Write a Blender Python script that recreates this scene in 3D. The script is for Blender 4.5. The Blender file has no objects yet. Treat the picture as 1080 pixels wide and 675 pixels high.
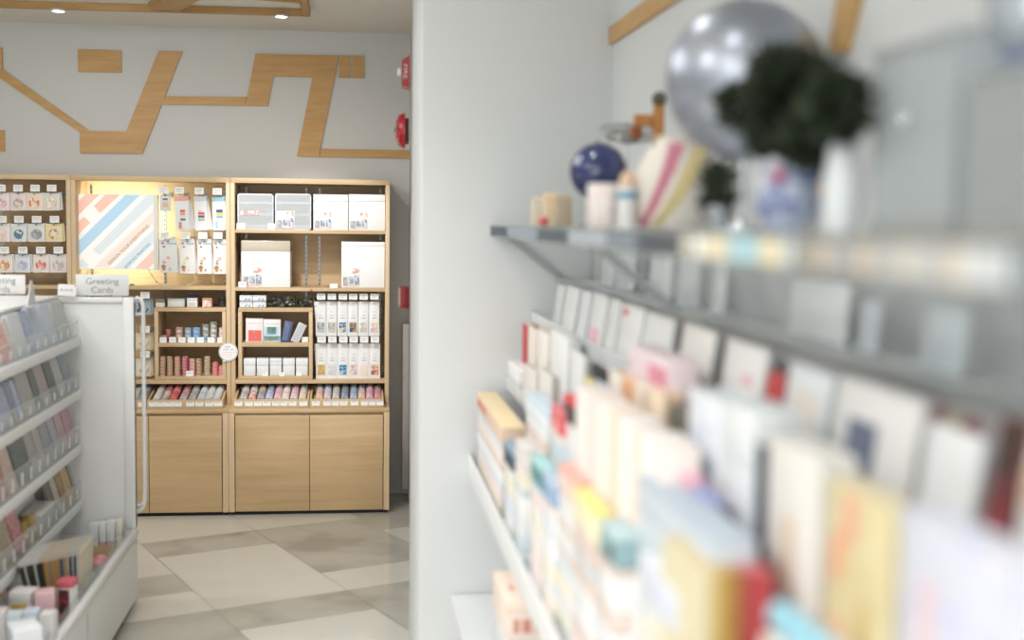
import bpy, bmesh, math, random
from mathutils import Vector, Matrix, Euler
random.seed(7)
SC = bpy.context.scene
COL = SC.collection
rad = math.radians

# ------------------------------------------------------------------ camera numbers (1080 x 675 frame)
FPX, ROLL, EYE = 1320.0, 0.0125, 1.58
PITCH = math.atan(102.4 / FPX)
YAW = math.atan(165.3 / FPX * math.cos(PITCH))
FW = Vector((math.sin(YAW) * math.cos(PITCH), math.cos(YAW) * math.cos(PITCH), -math.sin(PITCH)))
R0 = Vector((math.cos(YAW), -math.sin(YAW), 0))
U0 = R0.cross(FW)
RT = math.cos(ROLL) * R0 + math.sin(ROLL) * U0
UP = -math.sin(ROLL) * R0 + math.cos(ROLL) * U0
CAM = Vector((0, 0, EYE))


def at(px, py, axis, val):
    """the point of the plane x|y|z = val that shows at a pixel of the photograph"""
    d = FW + (px - 540) / FPX * RT - (py - 337.5) / FPX * UP
    t = (val - CAM[axis]) / d[axis]
    return CAM + d * t


# ------------------------------------------------------------------ materials
SOFT = 0.


def lin(h):
    """hex colour to linear; SOFT blends towards pale paper for washed-out prints"""
    h = h.lstrip('#')
    out = []
    for i in (0, 2, 4):
        c = int(h[i:i + 2], 16) / 255 * (1 - SOFT) + .843 * SOFT
        out.append(c / 12.92 if c <= .04045 else ((c + .055) / 1.055) ** 2.4)
    return (*out, 1)


_M = {}


def mat(hexc, rough=.5, metal=0., coat=0., var=.05, spec=.5):
    key = ('m', hexc, rough, metal, coat, var, spec, SOFT)
    if key in _M:
        return _M[key]
    m = bpy.data.materials.new('paint_' + hexc.strip('#'))
    m.use_nodes = True
    nt = m.node_tree
    b = nt.nodes['Principled BSDF']
    c = lin(hexc)
    tc = nt.nodes.new('ShaderNodeTexCoord')
    n = nt.nodes.new('ShaderNodeTexNoise')
    n.inputs['Scale'].default_value = 9
    n.inputs['Detail'].default_value = 3
    r = nt.nodes.new('ShaderNodeValToRGB')
    r.color_ramp.elements[0].color = tuple(min(1, v * (1 - var)) for v in c[:3]) + (1,)
    r.color_ramp.elements[1].color = tuple(min(1, v * (1 + var)) for v in c[:3]) + (1,)
    nt.links.new(tc.outputs['Object'], n.inputs['Vector'])
    nt.links.new(n.outputs['Fac'], r.inputs['Fac'])
    nt.links.new(r.outputs['Color'], b.inputs['Base Color'])
    b.inputs['Roughness'].default_value = rough
    b.inputs['Metallic'].default_value = metal
    b.inputs['Coat Weight'].default_value = coat
    b.inputs['Specular IOR Level'].default_value = spec
    _M[key] = m
    return m


def pat(hexes, scale=60, kind='voronoi', rough=.5, stretch=(1, 1, 1), coat=0.):
    """printed paper: patches of a few inks"""
    key = ('p', tuple(hexes), scale, kind, rough, stretch, SOFT)
    if key in _M:
        return _M[key]
    m = bpy.data.materials.new('print_' + hexes[0].strip('#'))
    m.use_nodes = True
    nt = m.node_tree
    b = nt.nodes['Principled BSDF']
    tc = nt.nodes.new('ShaderNodeTexCoord')
    mp = nt.nodes.new('ShaderNodeMapping')
    mp.inputs['Scale'].default_value = stretch
    nt.links.new(tc.outputs['Object'], mp.inputs['Vector'])
    if kind == 'voronoi':
        n = nt.nodes.new('ShaderNodeTexVoronoi')
        n.inputs['Scale'].default_value = scale
        sep = nt.nodes.new('ShaderNodeSeparateColor')
        nt.links.new(mp.outputs[0], n.inputs['Vector'])
        nt.links.new(n.outputs['Color'], sep.inputs[0])
        fac = sep.outputs[0]
    else:
        n = nt.nodes.new('ShaderNodeTexNoise')
        n.inputs['Scale'].default_value = scale
        n.inputs['Detail'].default_value = 2
        mr = nt.nodes.new('ShaderNodeMapRange')
        mr.inputs['From Min'].default_value = .3
        mr.inputs['From Max'].default_value = .7
        nt.links.new(mp.outputs[0], n.inputs['Vector'])
        nt.links.new(n.outputs['Fac'], mr.inputs['Value'])
        fac = mr.outputs[0]
    r = nt.nodes.new('ShaderNodeValToRGB')
    r.color_ramp.interpolation = 'CONSTANT' if kind == 'voronoi' else 'LINEAR'
    els = r.color_ramp.elements
    while len(els) < len(hexes):
        els.new(.5)
    for i, h in enumerate(hexes):
        els[i].position = i / len(hexes)
        els[i].color = lin(h)
    nt.links.new(fac, r.inputs['Fac'])
    nt.links.new(r.outputs['Color'], b.inputs['Base Color'])
    b.inputs['Roughness'].default_value = rough
    b.inputs['Coat Weight'].default_value = coat
    _M[key] = m
    return m


def wood(name, dark, light, stretch, rough=.45):
    key = ('w', name)
    if key in _M:
        return _M[key]
    m = bpy.data.materials.new(name)
    m.use_nodes = True
    nt = m.node_tree
    b = nt.nodes['Principled BSDF']
    tc = nt.nodes.new('ShaderNodeTexCoord')
    mp = nt.nodes.new('ShaderNodeMapping')
    mp.inputs['Scale'].default_value = stretch
    n = nt.nodes.new('ShaderNodeTexNoise')
    n.inputs['Scale'].default_value = 1.0
    n.inputs['Detail'].default_value = 7
    n.inputs['Roughness'].default_value = .62
    n.inputs['Distortion'].default_value = .35
    r = nt.nodes.new('ShaderNodeValToRGB')
    r.color_ramp.elements[0].position = .3
    r.color_ramp.elements[1].position = .72
    r.color_ramp.elements[0].color = lin(dark)
    r.color_ramp.elements[1].color = lin(light)
    nt.links.new(tc.outputs['Object'], mp.inputs['Vector'])
    nt.links.new(mp.outputs[0], n.inputs['Vector'])
    nt.links.new(n.outputs['Fac'], r.inputs['Fac'])
    nt.links.new(r.outputs['Color'], b.inputs['Base Color'])
    b.inputs['Roughness'].default_value = rough
    b.inputs['Specular IOR Level'].default_value = .35
    _M[key] = m
    return m


def clear(name, hexc, opaque=.2, rough=.1):
    """thin clear plastic: lets light straight through, with some body and gloss"""
    key = ('c', name)
    if key in _M:
        return _M[key]
    m = bpy.data.materials.new(name)
    m.use_nodes = True
    nt = m.node_tree
    b = nt.nodes['Principled BSDF']
    b.inputs['Base Color'].default_value = lin(hexc)
    b.inputs['Roughness'].default_value = rough
    tr = nt.nodes.new('ShaderNodeBsdfTransparent')
    tr.inputs[0].default_value = (.96, .97, .97, 1)
    mx = nt.nodes.new('ShaderNodeMixShader')
    mx.inputs[0].default_value = opaque
    nt.links.new(tr.outputs[0], mx.inputs[1])
    nt.links.new(b.outputs[0], mx.inputs[2])
    nt.links.new(mx.outputs[0], nt.nodes['Material Output'].inputs['Surface'])
    _M[key] = m
    return m


def glow(name, hexc, s):
    m = bpy.data.materials.new(name)
    m.use_nodes = True
    b = m.node_tree.nodes['Principled BSDF']
    b.inputs['Base Color'].default_value = lin(hexc)
    b.inputs['Emission Color'].default_value = lin(hexc)
    b.inputs['Emission Strength'].default_value = s
    return m


OAKH = wood('oak_grain_across', '#c0a27a', '#d6bc96', (1.6, 6, 26))
OAKV = wood('oak_grain_upright', '#cdb08a', '#dcc4a2', (26, 26, 1.6))
OAKD = wood('oak_door', '#ba9c72', '#d2b48c', (1.1, 5, 20))
OAKI = wood('oak_inlay', '#c0945a', '#d2aa72', (2.5, 10, 24))
OAKB = wood('oak_beam', '#a8824f', '#bf9a66', (3, 14, 20))
WHITE = mat('#e9e9e7', .5)
PAPER = mat('#efefed', .7)
TAGW = mat('#f1f1ef', .6)
INKG = mat('#8b8f92', .8)
METALW = mat('#dcdcda', .35)
CHROME = mat('#d5d8db', .12, 1.0)
STEEL = mat('#8f9090', .35, 1.0)
BLACKG = mat('#191a19', .6)


# ------------------------------------------------------------------ mesh builder
class MB:
    def __init__(s):
        s.bm = bmesh.new()
        s.mats = []

    def mi(s, m):
        if m not in s.mats:
            s.mats.append(m)
        return s.mats.index(m)

    def _paint(s, faces, m):
        k = s.mi(m)
        for f in faces:
            f.material_index = k

    def box(s, x0, x1, y0, y1, z0, z1, m, bev=0., rot=None, piv=None):
        mx = Matrix.Translation(((x0 + x1) / 2, (y0 + y1) / 2, (z0 + z1) / 2)) @ Matrix.Diagonal((abs(x1 - x0), abs(y1 - y0), abs(z1 - z0), 1))
        if rot is not None:
            p = Vector(piv) if piv is not None else Vector(((x0 + x1) / 2, (y0 + y1) / 2, (z0 + z1) / 2))
            mx = Matrix.Translation(p) @ Euler(rot).to_matrix().to_4x4() @ Matrix.Translation(-p) @ mx
        g = bmesh.ops.create_cube(s.bm, size=1, matrix=mx)
        fs = set(f for v in g['verts'] for f in v.link_faces)
        s._paint(fs, m)
        if bev > 0:
            es = set(e for v in g['verts'] for e in v.link_edges)
            r = bmesh.ops.bevel(s.bm, geom=list(es), offset=bev, segments=2, affect='EDGES', profile=.5)
            s._paint(r['faces'], m)
        return s

    def cyl(s, p0, p1, r, m, r2=None, n=16, caps=True):
        p0, p1 = Vector(p0), Vector(p1)
        d = p1 - p0
        q = Vector((0, 0, 1)).rotation_difference(d).to_matrix().to_4x4()
        mx = Matrix.Translation((p0 + p1) / 2) @ q
        g = bmesh.ops.create_cone(s.bm, cap_ends=caps, segments=n, radius1=r, radius2=r if r2 is None else r2, depth=d.length, matrix=mx)
        s._paint(set(f for v in g['verts'] for f in v.link_faces), m)
        return s

    def sphere(s, c, r, m, sc=(1, 1, 1), n=24):
        mx = Matrix.Translation(c) @ Matrix.Diagonal((*sc, 1))
        g = bmesh.ops.create_uvsphere(s.bm, u_segments=n, v_segments=n // 2, radius=r, matrix=mx)
        s._paint(set(f for v in g['verts'] for f in v.link_faces), m)
        return s

    def lathe(s, prof, m, c=(0, 0, 0), n=24, mx=None):
        rings = []
        for r, z in prof:
            if r < 1e-6:
                rings.append([s.bm.verts.new((0, 0, z))])
            else:
                rings.append([s.bm.verts.new((r * math.cos(2 * math.pi * i / n), r * math.sin(2 * math.pi * i / n), z)) for i in range(n)])
        fs = []
        for a, b in zip(rings[:-1], rings[1:]):
            for i in range(n):
                j = (i + 1) % n
                va = [a[0]] if len(a) == 1 else [a[i], a[j]]
                vb = [b[0]] if len(b) == 1 else [b[j], b[i]]
                if len(va) + len(vb) > 2:
                    fs.append(s.bm.faces.new(va + vb))
        T = Matrix.Translation(c) @ (mx or Matrix.Identity(4))
        for r in rings:
            for v in r:
                v.co = T @ v.co
        s._paint(fs, m)
        return s

    def prism(s, pts, vec, m):
        """a polygon (3-D points) swept along vec"""
        vec = Vector(vec)
        a = [s.bm.verts.new(p) for p in pts]
        b = [s.bm.verts.new(Vector(p) + vec) for p in pts]
        fs = [s.bm.faces.new(a), s.bm.faces.new(b[::-1])]
        n = len(a)
        for i in range(n):
            fs.append(s.bm.faces.new((a[i], b[i], b[(i + 1) % n], a[(i + 1) % n])))
        s._paint(fs, m)
        return s

    def quad(s, pts, m):
        f = s.bm.faces.new([s.bm.verts.new(p) for p in pts])
        s._paint([f], m)
        return s

    def tube(s, pts, r, m, n=10):
        pts = [Vector(p) for p in pts]
        rings = []
        for i, p in enumerate(pts):
            d = (pts[min(i + 1, len(pts) - 1)] - pts[max(i - 1, 0)]).normalized()
            q = Vector((0, 0, 1)).rotation_difference(d)
            rings.append([s.bm.verts.new(p + q @ Vector((r * math.cos(2 * math.pi * k / n), r * math.sin(2 * math.pi * k / n), 0))) for k in range(n)])
        fs = [s.bm.faces.new(rings[0][::-1]), s.bm.faces.new(rings[-1])]
        for a, b in zip(rings[:-1], rings[1:]):
            best = min(range(n), key=lambda o: (a[0].co - b[o].co).length)
            for k in range(n):
                fs.append(s.bm.faces.new((a[k], a[(k + 1) % n], b[(k + 1 + best) % n], b[(k + best) % n])))
        s._paint(fs, m)
        return s

    def build(s, name, parent=None, loc=None):
        bmesh.ops.recalc_face_normals(s.bm, faces=s.bm.faces[:])
        me = bpy.data.meshes.new(name)
        for m in s.mats:
            me.materials.append(m)
        for f in s.bm.faces:
            f.smooth = True
        s.bm.to_mesh(me)
        s.bm.free()
        me.set_sharp_from_angle(angle=rad(32))
        o = bpy.data.objects.new(name, me)
        COL.objects.link(o)
        if parent is not None:
            o.parent = parent
        if loc is not None:
            o.location = loc
        return o


LABELS = {}


def tag(o, label, cat, group=None):
    n = len(label.split())
    if not 4 <= n <= 16:
        print('LABEL LENGTH', n, label)
    k = label
    if k in LABELS and not (group and LABELS[k] == group):
        print('DUPLICATE LABEL', label)
    LABELS[k] = group
    o['label'] = label
    o['category'] = cat
    if group:
        o['group'] = group
    return o


def thing(name, label, cat, loc=(0, 0, 0), rot=(0, 0, 0), group=None):
    o = bpy.data.objects.new(name, None)
    o.empty_display_size = .05
    COL.objects.link(o)
    o.location = loc
    o.rotation_euler = rot
    return tag(o, label, cat, group)


def struct(name, mb, loc=None):
    o = mb.build(name, loc=loc)
    o['kind'] = 'structure'
    return o


def dup(root, loc, label, group=None, rot=None):
    r = root.copy()
    COL.objects.link(r)
    r.location = loc
    if rot is not None:
        r.rotation_euler = rot
    tag(r, label, root['category'], group)
    for ch in list(root.children):
        c = ch.copy()
        COL.objects.link(c)
        c.parent = r
        for g in ch.children:
            d = g.copy()
            COL.objects.link(d)
            d.parent = c
    return r


def text_mesh(name, body, size, m, parent, loc, rot, align='CENTER', spacing=1.0):
    cu = bpy.data.curves.new(name, 'FONT')
    cu.body = body
    cu.size = size
    cu.align_x = align
    cu.align_y = 'CENTER'
    cu.space_line = spacing
    cu.extrude = .0003
    tmp = bpy.data.objects.new(name + '_curve', cu)
    COL.objects.link(tmp)
    dg = bpy.context.evaluated_depsgraph_get()
    me = bpy.data.meshes.new_from_object(tmp.evaluated_get(dg))
    bpy.data.objects.remove(tmp)
    me.materials.clear()
    me.materials.append(m)
    o = bpy.data.objects.new(name, me)
    COL.objects.link(o)
    o.parent = parent
    o.location = loc
    o.rotation_euler = rot
    return o


# ------------------------------------------------------------------ the room
YB, YU, YK, YW = 6.72, 6.87, 7.17, 7.22      # base front, upper front, back board, back wall
CEIL = 2.64
WALLM = mat('#d6d6d3', .75, var=.015)
PARTM = mat('#d9dbdb', .7, var=.015)
CEILM = mat('#e4e1da', .85, var=.01)

struct('wall_back', MB().box(-4.5, 1.2, YW, YW + .1, 0, CEIL, WALLM))
struct('wall_left', MB().box(-4.6, -4.5, -3.5, YW + .1, 0, CEIL, WALLM))
struct('wall_east', MB().box(.30, .38, 4.585, YW, 0, CEIL, WALLM))
struct('wall_partition', MB().box(.1985, .95, 3.9, 4.58, 0, CEIL, PARTM, bev=.006))
struct('wall_right', MB().box(.793, .9, -3.5, 3.9, 0, CEIL, PARTM))
struct('ceiling', MB().box(-4.6, 1.2, -3.5, YW + .1, CEIL, CEIL + .08, CEILM))

# floor: oblong polished tiles laid at a slant, some stone grey
FLT = mat('#d2d0c6', .1, var=.03, spec=.5)
FDK = pat(['#9a988e', '#aeaca2', '#b8b6ac'], 3.2, 'noise', .2)
fl = MB()
fl.box(-4.6, 1.2, -3.5, YW + .1, -.1, -.003, mat('#8d877b', .6))
E1 = Vector((.9164, .4003, 0))
E2 = Vector((-.4003, .9164, 0))
TS, TT, S0, T0 = .5775, .2965, 1.515, 4.585
known = {}
for k, j, dk in [(0, 4, 0), (0, 3, 0), (0, 2, 1), (0, 1, 0), (0, 0, 1), (0, -1, 1), (0, 5, 0), (-1, 2, 1), (-1, 3, 0),
                 (1, 6, 0), (1, 5, 0), (1, 4, 1), (1, 3, 0), (1, 2, 0), (1, 1, 0), (1, 0, 1), (1, -1, 0), (1, -2, 0),
                 (2, 6, 0), (2, 5, 0), (2, 4, 1), (2, 3, 1), (2, 2, 1), (2, 1, 0), (2, 0, 1), (2, -1, 1), (2, -2, 0),
                 (3, 5, 1), (3, 4, 1), (3, 3, 0), (3, 2, 1), (3, 1, 0), (3, 0, 0)]:
    known[(k, j)] = dk
rf = random.Random(3)
for k in range(-9, 9):
    for j in range(-30, 20):
        s0, s1 = S0 + (k - 1) * TS, S0 + k * TS
        t0, t1 = T0 + j * TT, T0 + (j + 1) * TT
        c = E1 * (s0 + s1) / 2 + E2 * (t0 + t1) / 2
        if not (-4.7 < c.x < 1.3 and -3.6 < c.y < YW + .2):
            continue
        dk = known.get((k, j), rf.random() < .4)
        g = .0012
        same_up = known.get((k, j + 1), 2) == dk == 0
        same_dn = known.get((k, j - 1), 2) == dk == 0
        ps = [E1 * a + E2 * b for a, b in ((s0 + g, t0 + (0 if same_dn else g / 2)), (s1 - g, t0 + (0 if same_dn else g / 2)), (s1 - g, t1 - (0 if same_up else g / 2)), (s0 + g, t1 - (0 if same_up else g / 2)))]
        fl.quad(ps, FDK if dk else FLT)
struct('floor', fl)


# oak inlays on the back wall
def inlay(label, pix, group='oak shapes on the back wall'):
    pts = [at(x, y, 1, YW - .001) for x, y in pix]
    c = sum(pts, Vector()) / len(pts)
    o = MB().prism([p - c for p in pts], (0, -.012, 0), OAKI).build('wall_inlay', loc=c)
    return tag(o, label, 'wall decoration', group)


inlay('oak wall inlay with thin slanting arm, foot block and broad rising stroke', [(-14, 50), (2.7, 50.5), (3.2, 73.5), (94.5, 138.2), (133.5, 138.6), (167.5, 54), (192.7, 54.6), (150.5, 162), (84.8, 161.5), (84.5, 139.5), (-14, 73)])
inlay('thin level oak strip joining the rising stroke to the arch shape', [(174.5, 101.6), (260.6, 102.2), (258, 111.6), (170.6, 110.4)])
inlay('oak wall inlay shaped like a slanted square arch', [(269.6, 57), (357.6, 58.8), (338, 156.8), (337, 165.4), (313.2, 165), (329.6, 81.7), (288.7, 80.8), (282.5, 111.8), (258.4, 111.6), (261, 102.2)])
inlay('thin level oak strip running from the arch foot to the wall corner', [(338.6, 156.8), (452, 158.9), (452, 167.7), (337.6, 165.4)])
inlay('lone oak rectangle between the thin arm and the rising stroke', [(82.4, 52.3), (128.2, 53.4), (128.4, 76.7), (82.8, 75.9)])
inlay('small oak rectangle touching the right shoulder of the arch', [(358.6, 59), (369.6, 59.2), (369.5, 82), (357.2, 81.8)])
inlay('small oak rectangle standing free right of the arch shoulder', [(371.6, 59.2), (384, 59.4), (384, 82.4), (371.4, 82.2)])
inlay('oak block below the slanting arm at the left edge of the photo', [(-16, 137), (5.2, 137.2), (5.6, 160), (-16, 159.6)])


def inlay_r(label, pix):
    pts = [at(x, y, 0, .792) for x, y in pix]
    c = sum(pts, Vector()) / len(pts)
    o = MB().prism([p - c for p in pts], (-.012, 0, 0), OAKI).build('wall_inlay', loc=c)
    return tag(o, label, 'wall decoration', 'oak strips on the right wall')


inlay_r('oak strip slanting up the right wall from the partition corner', [(646.5, 29), (692, -5), (725, -5), (646.5, 47)])
inlay_r('short oak strip hanging down the right wall above the green plant', [(890, -8), (912, -8), (897, 55), (880, 55)])


# ceiling: thin oak frame
def beam(n, p0, p1, w, h):
    p0, p1 = Vector(p0), Vector(p1)
    d = (p1 - p0).normalized()
    sd = Vector((d.y, -d.x, 0)) * w / 2
    mb = MB().prism([p0 - sd, p1 - sd, p1 + sd, p0 + sd], (0, 0, h), OAKB)
    return struct('trim_%d' % n, mb)


zb = CEIL - .035
bL, bR = at(-60, 6.5, 2, zb), at(321, 17, 2, zb)
bR2 = at(313, -25, 2, zb)
beam(1, (-3.6, bL.y + (bL.y - bR.y) / (bL.x - bR.x) * (-3.6 - bL.x), zb), bR, .035, .034)
beam(2, bR + Vector((.012, .02, 0)), (bR2.x, bR2.y, zb), .035, .0345)
q0, q1 = at(173, 11.2, 2, zb), at(232, -24, 2, zb)
beam(3, q0 - Vector((0, .01, 0)), q1, .15, .033)
beam(4, at(318, 3.4, 2, zb), at(240, -3, 2, zb), .03, .033)

LAMP = glow('lamp_face', '#fff8ff', 9.)
for i, (px, py, lb) in enumerate([(62, 10.3, 'small round ceiling downlight left of the slanting oak beam'), (297, 16.2, 'small round ceiling downlight near the right corner of the oak frame')]):
    p = at(px, py, 2, zb)
    t = thing('ceiling_downlight', lb, 'ceiling light', (p.x, p.y - .01, zb), group='ceiling downlights')
    MB().lathe([(.0, .0), (.034, .0), (.036, -.004), (.036, -.010), (.029, -.010), (.029, -.003), (.0, -.003)], METALW).build('trim_ring', t)
    MB().lathe([(.0, -.009), (.028, -.009), (.028, -.0035), (0, -.0035)], LAMP).build('lamp', t)

# ------------------------------------------------------------------ oak display cabinets
XE = [-2.33, -1.498, -.672, .180]
ZT0, ZT1 = 1.776, 1.803


def zpx(py, Y=YU, px=250):
    return at(px, py, 1, Y).z


cab_lab = ['oak wall cabinet with dark pegboard of hanging charm packets, at left edge',
           'oak wall cabinet holding the lit striped sign and tape rolls',
           'rightmost oak wall cabinet with white boxes on its upper shelves']
Z_SH = zpx(404.8)
Z_CT = .576
cabs = []
for i in range(3):
    x0, x1 = XE[i] + .0008, XE[i + 1] - .0008
    t = thing('display_cabinet', cab_lab[i], 'cabinet', ((x0 + x1) / 2, YB, 0), group='oak display cabinets')
    cx = (x0 + x1) / 2
    L0, L1 = x0 - cx, x1 - cx
    T = .0225
    yu, yk = YU - YB, YK - YB
    for a in (L0, L1 - T):
        MB().box(a, a + T, yu, yk + .03, Z_CT + .0005, ZT0, OAKV, bev=.001).build('side_panel', t)
    MB().box(L0, L1, yu, yk + .03, ZT0, ZT1, OAKH, bev=.001).build('top_panel', t)
    MB().box(L0 + T, L1 - T, yk, yk + .02, Z_CT, ZT0, OAKH).build('back_panel', t)
    MB().box(L0, L1, 0, yk + .03, Z_CT - .022, Z_CT, OAKH, bev=.001).build('counter', t)
    MB().box(L0, L0 + .03, .001, yk, .02, Z_CT - .022, OAKV).box(L1 - .03, L1, .001, yk, .02, Z_CT - .022, OAKV).box(L0 + .03, L1 - .03, .02, yk, .02, .04, OAKH).box(L0 + .03, L1 - .03, .02, .04, Z_CT - .045, Z_CT - .022, OAKH).build('base_carcass', t)
    MB().box(L0 + .01, L1 - .01, .03, yk, 0, .02, BLACKG).build('plinth', t)
    nd = 2 if i != 1 else 2
    da, db = L0 + .033, L1 - .033
    for k in range(nd):
        xa = da + (db - da) * k / nd + .0015
        xb = da + (db - da) * (k + 1) / nd - .0015
        MB().box(xa, xb, .002, .02, .022, Z_CT - .036, OAKD, bev=.0012).build('door', t)
    shelf_z = []
    if i == 2:
        shelf_z = [(zpx(245.5), zpx(242)), (zpx(306.8), zpx(303.2)), (Z_SH, zpx(401))]
    else:
        shelf_z = [(zpx(306), zpx(302.3)), (Z_SH, zpx(401))]
    for a, b in shelf_z:
        MB().box(L0 + T, L1 - T, yu + .001, yk, a, b, OAKH, bev=.001).build('shelf', t)
    pxs = {0: (-60, 4), 1: (97, 174, 238), 2: (260, 323, 337, 401)}[i]
    for px in pxs:
        X = at(px, 250, 1, YK).x - cx
        mb = MB().box(X - .006, X + .006, yk - .004, yk, .72, 1.76, STEEL)
        z = .74
        while z < 1.75:
            mb.box(X - .002, X + .002, yk - .0046, yk - .0035, z, z + .012, BLACKG)
            z += .025
        mb.build('shelf_standard', t)
    cabs.append(t)


def X_(px, py=250, Y=YU):
    return at(px, py, 1, Y).x


# ---- hanging packets on wire hooks
def hook(px, py_tag, Y_back, Y_front, label, w=.048, h=.036, group=None):
    p = at(px, py_tag, 1, Y_front)
    t = thing('display_hook', label, 'hook', (p.x, Y_back, p.z - h / 2 - .006), group=group)
    L = Y_front - Y_back
    MB().tube([(0, 0, 0), (0, L + .012, 0), (0, L + .003, .002), (0, L, .008)], .0018, STEEL).box(-.012, .012, -.003, 0, -.012, .012, STEEL).build('wire', t)
    MB().box(-w / 2, w / 2, L - .001, L + .0005, .004, .004 + h, TAGW).box(-w * .36, w * .36, L - .0014, L - .0009, h * .78, h * .84, INKG).box(-w * .3, w * .2, L - .0014, L - .0009, h * .5, h * .55, INKG).build('price_tag', t)
    return t


FOIL = mat('#e3e3e1', .28, coat=.4)


def packet(px0, px1, py0, py1, Y, label, cat, parts, body=FOIL, name='packet', n_back=1, blabel=None, group=None, roll=0., fan=.012, thick=.004, step=.011):
    a, b = at(px0, (py0 + py1) / 2, 1, Y), at(px1, (py0 + py1) / 2, 1, Y)
    mid = (px0 + px1) / 2
    zt, zb_ = at(mid, py0, 1, Y).z, at(mid, py1, 1, Y).z
    w, h = b.x - a.x, zt - zb_
    cx = (a.x + b.x) / 2
    front = None
    for k in range(n_back + 1):
        if k == 0:
            t = thing(name, label, cat, (cx, Y, zb_), (0, rad(roll), 0), group=group)
            mb = MB()
            mb.box(-w / 2, w / 2, 0, thick, 0, h, body)
            # pillowed front
            n = 6
            gr = [[mb.bm.verts.new((-w / 2 + w * i / n, -.003 * math.sin(math.pi * i / n) * math.sin(math.pi * j / n) - .0003, h * .9 * j / n)) for j in range(n + 1)] for i in range(n + 1)]
            for i in range(n):
                for j in range(n):
                    f = mb.bm.faces.new((gr[i][j], gr[i + 1][j], gr[i + 1][j + 1], gr[i][j + 1]))
                    f.material_index = 0
            mb.cyl((0, -.0012, h * .94), (0, .0005, h * .94), .0035, BLACKG, n=10)
            pouch = mb.build('pouch', t)
            split = []
            for nm, prs in parts:
                fine = [q for q in prs if q[-1] is INKG]
                split += [(nm, [q]) for q in prs if q[-1] is not INKG]
                if fine:
                    split.append(('text_lines', fine))
            for nm, prs in split:
                pm = MB()
                for sh in prs:
                    if sh[0] == 'r':
                        _, u0, u1, v0, v1, m = sh
                        pm.box(-w / 2 + w * u0, -w / 2 + w * u1, -.0042, -.0036, h * v0, h * v1, m)
                    elif sh[0] == 'h':
                        _, v0, v1, m = sh
                        pm.box(-w / 2 - .0006, w / 2 + .0006, -.0016, thick + .0016, h * v0, h * v1, m)
                    else:
                        _, u, v, r, m = sh
                        pm.cyl((-w / 2 + w * u, -.0036, h * v), (-w / 2 + w * u, -.0044, h * v), r, m, n=20)
                pm.build(nm, t if nm.startswith('header') else pouch)
            front = t
        else:
            dup(front, (cx + fan * k, Y + step * k, zb_ + .001 * k), blabel if n_back == 1 else blabel.replace('#', ['', 'second', 'third'][k]), group, (0, rad(roll - 3.6 * k if fan else roll), 0))
    return front


# left cabinet: three rows of charm packets on cards
PB = 6.93
pats1 = [
    [('#ecdede', ['#e8c4cc', '#eed9d9', '#d9a5b5'], 'pink round sticker'), ('#e6ddd6', ['#b8a4c0', '#e6d7c0', '#c9c2c4', '#d49aa8'], 'lilac and cream flower print'), ('#ecd9c4', ['#e07a68', '#f0d4b8', '#f4e6d8', '#e8a488'], 'red and peach leaf print'), ('#dcdad2', ['#e9d4b8', '#f1efe9', '#e2c49e'], 'pale amber print in clear film')],
    [('#eae2dc', ['#f0c9b4', '#eadfda'], 'faint peach print'), ('#dedfe0', ['#4f8a84', '#5a7fa8', '#dcdedc'], 'teal and blue leaf charm'), ('#dfdcd6', ['#9aa0a4', '#b5b4b4', '#888e94'], 'grey round charm'), ('#e9dba4', ['#d8b48c', '#ece0b0', '#c9918a', '#e8e2d0'], 'yellow card and floral wreath')],
    [('#e9e2da', ['#e7a878', '#f0dcc8', '#d98c78'], 'orange blossom charm'), ('#dfe0e2', ['#b9c4d4', '#cdd4dc', '#a8b0bc'], 'pale blue round charm'), ('#eae0d8', ['#dd6a64', '#e8b0a0', '#e9dccb', '#d98080'], 'red flower wreath'), ('#e4e0da', ['#d4b4c4', '#e4dccc', '#b8b8b4'], 'lilac and grey wreath')]]
rows1 = [(198, 203.5, 222, [(-6, 10), (11.5, 27.5), (27.5, 45), (44.5, 63.5)], (1, 19, 37, 54.5)),
         (231, 236, 255, [(-7, 10.5), (12, 28), (30, 47.5), (48, 66)], (2, 20, 38.7, 57.5)),
         (263.5, 268.5, 287.5, [(-4, 13.5), (16, 32), (35, 52), (52.5, 70.5)], (4.5, 24, 43, 61.5))]
rn = ['top', 'middle', 'lowest']
for r, (pt, y0, y1, xs, tx) in enumerate(rows1):
    for c, (xa, xb) in enumerate(xs):
        bc, inks, desc = pats1[r][c]
        Y = PB + .004 * (c % 2)
        hook(tx[c], pt, YK - .001, PB - .03, 'wire hook with price tag above the packet with %s' % desc, group='hooks on the left pegboard')
        w = X_(xb) - X_(xa)
        packet(xa, xb, y0, y1, Y, 'small hanging packet with %s' % desc, 'stationery packet',
               [('round_print', [('c', .5, .42, w * .33, pat(inks, 70))]), ('border_print', [('r', .05, .95, .02, .06, mat('#f2eeea', .6))])],
               body=mat(bc, .35, coat=.3), name='charm_packet', n_back=1, blabel='packet half hidden behind the one with %s' % desc,
               group='charm packets in the left cabinet', roll=random.uniform(-1, 1))
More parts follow.
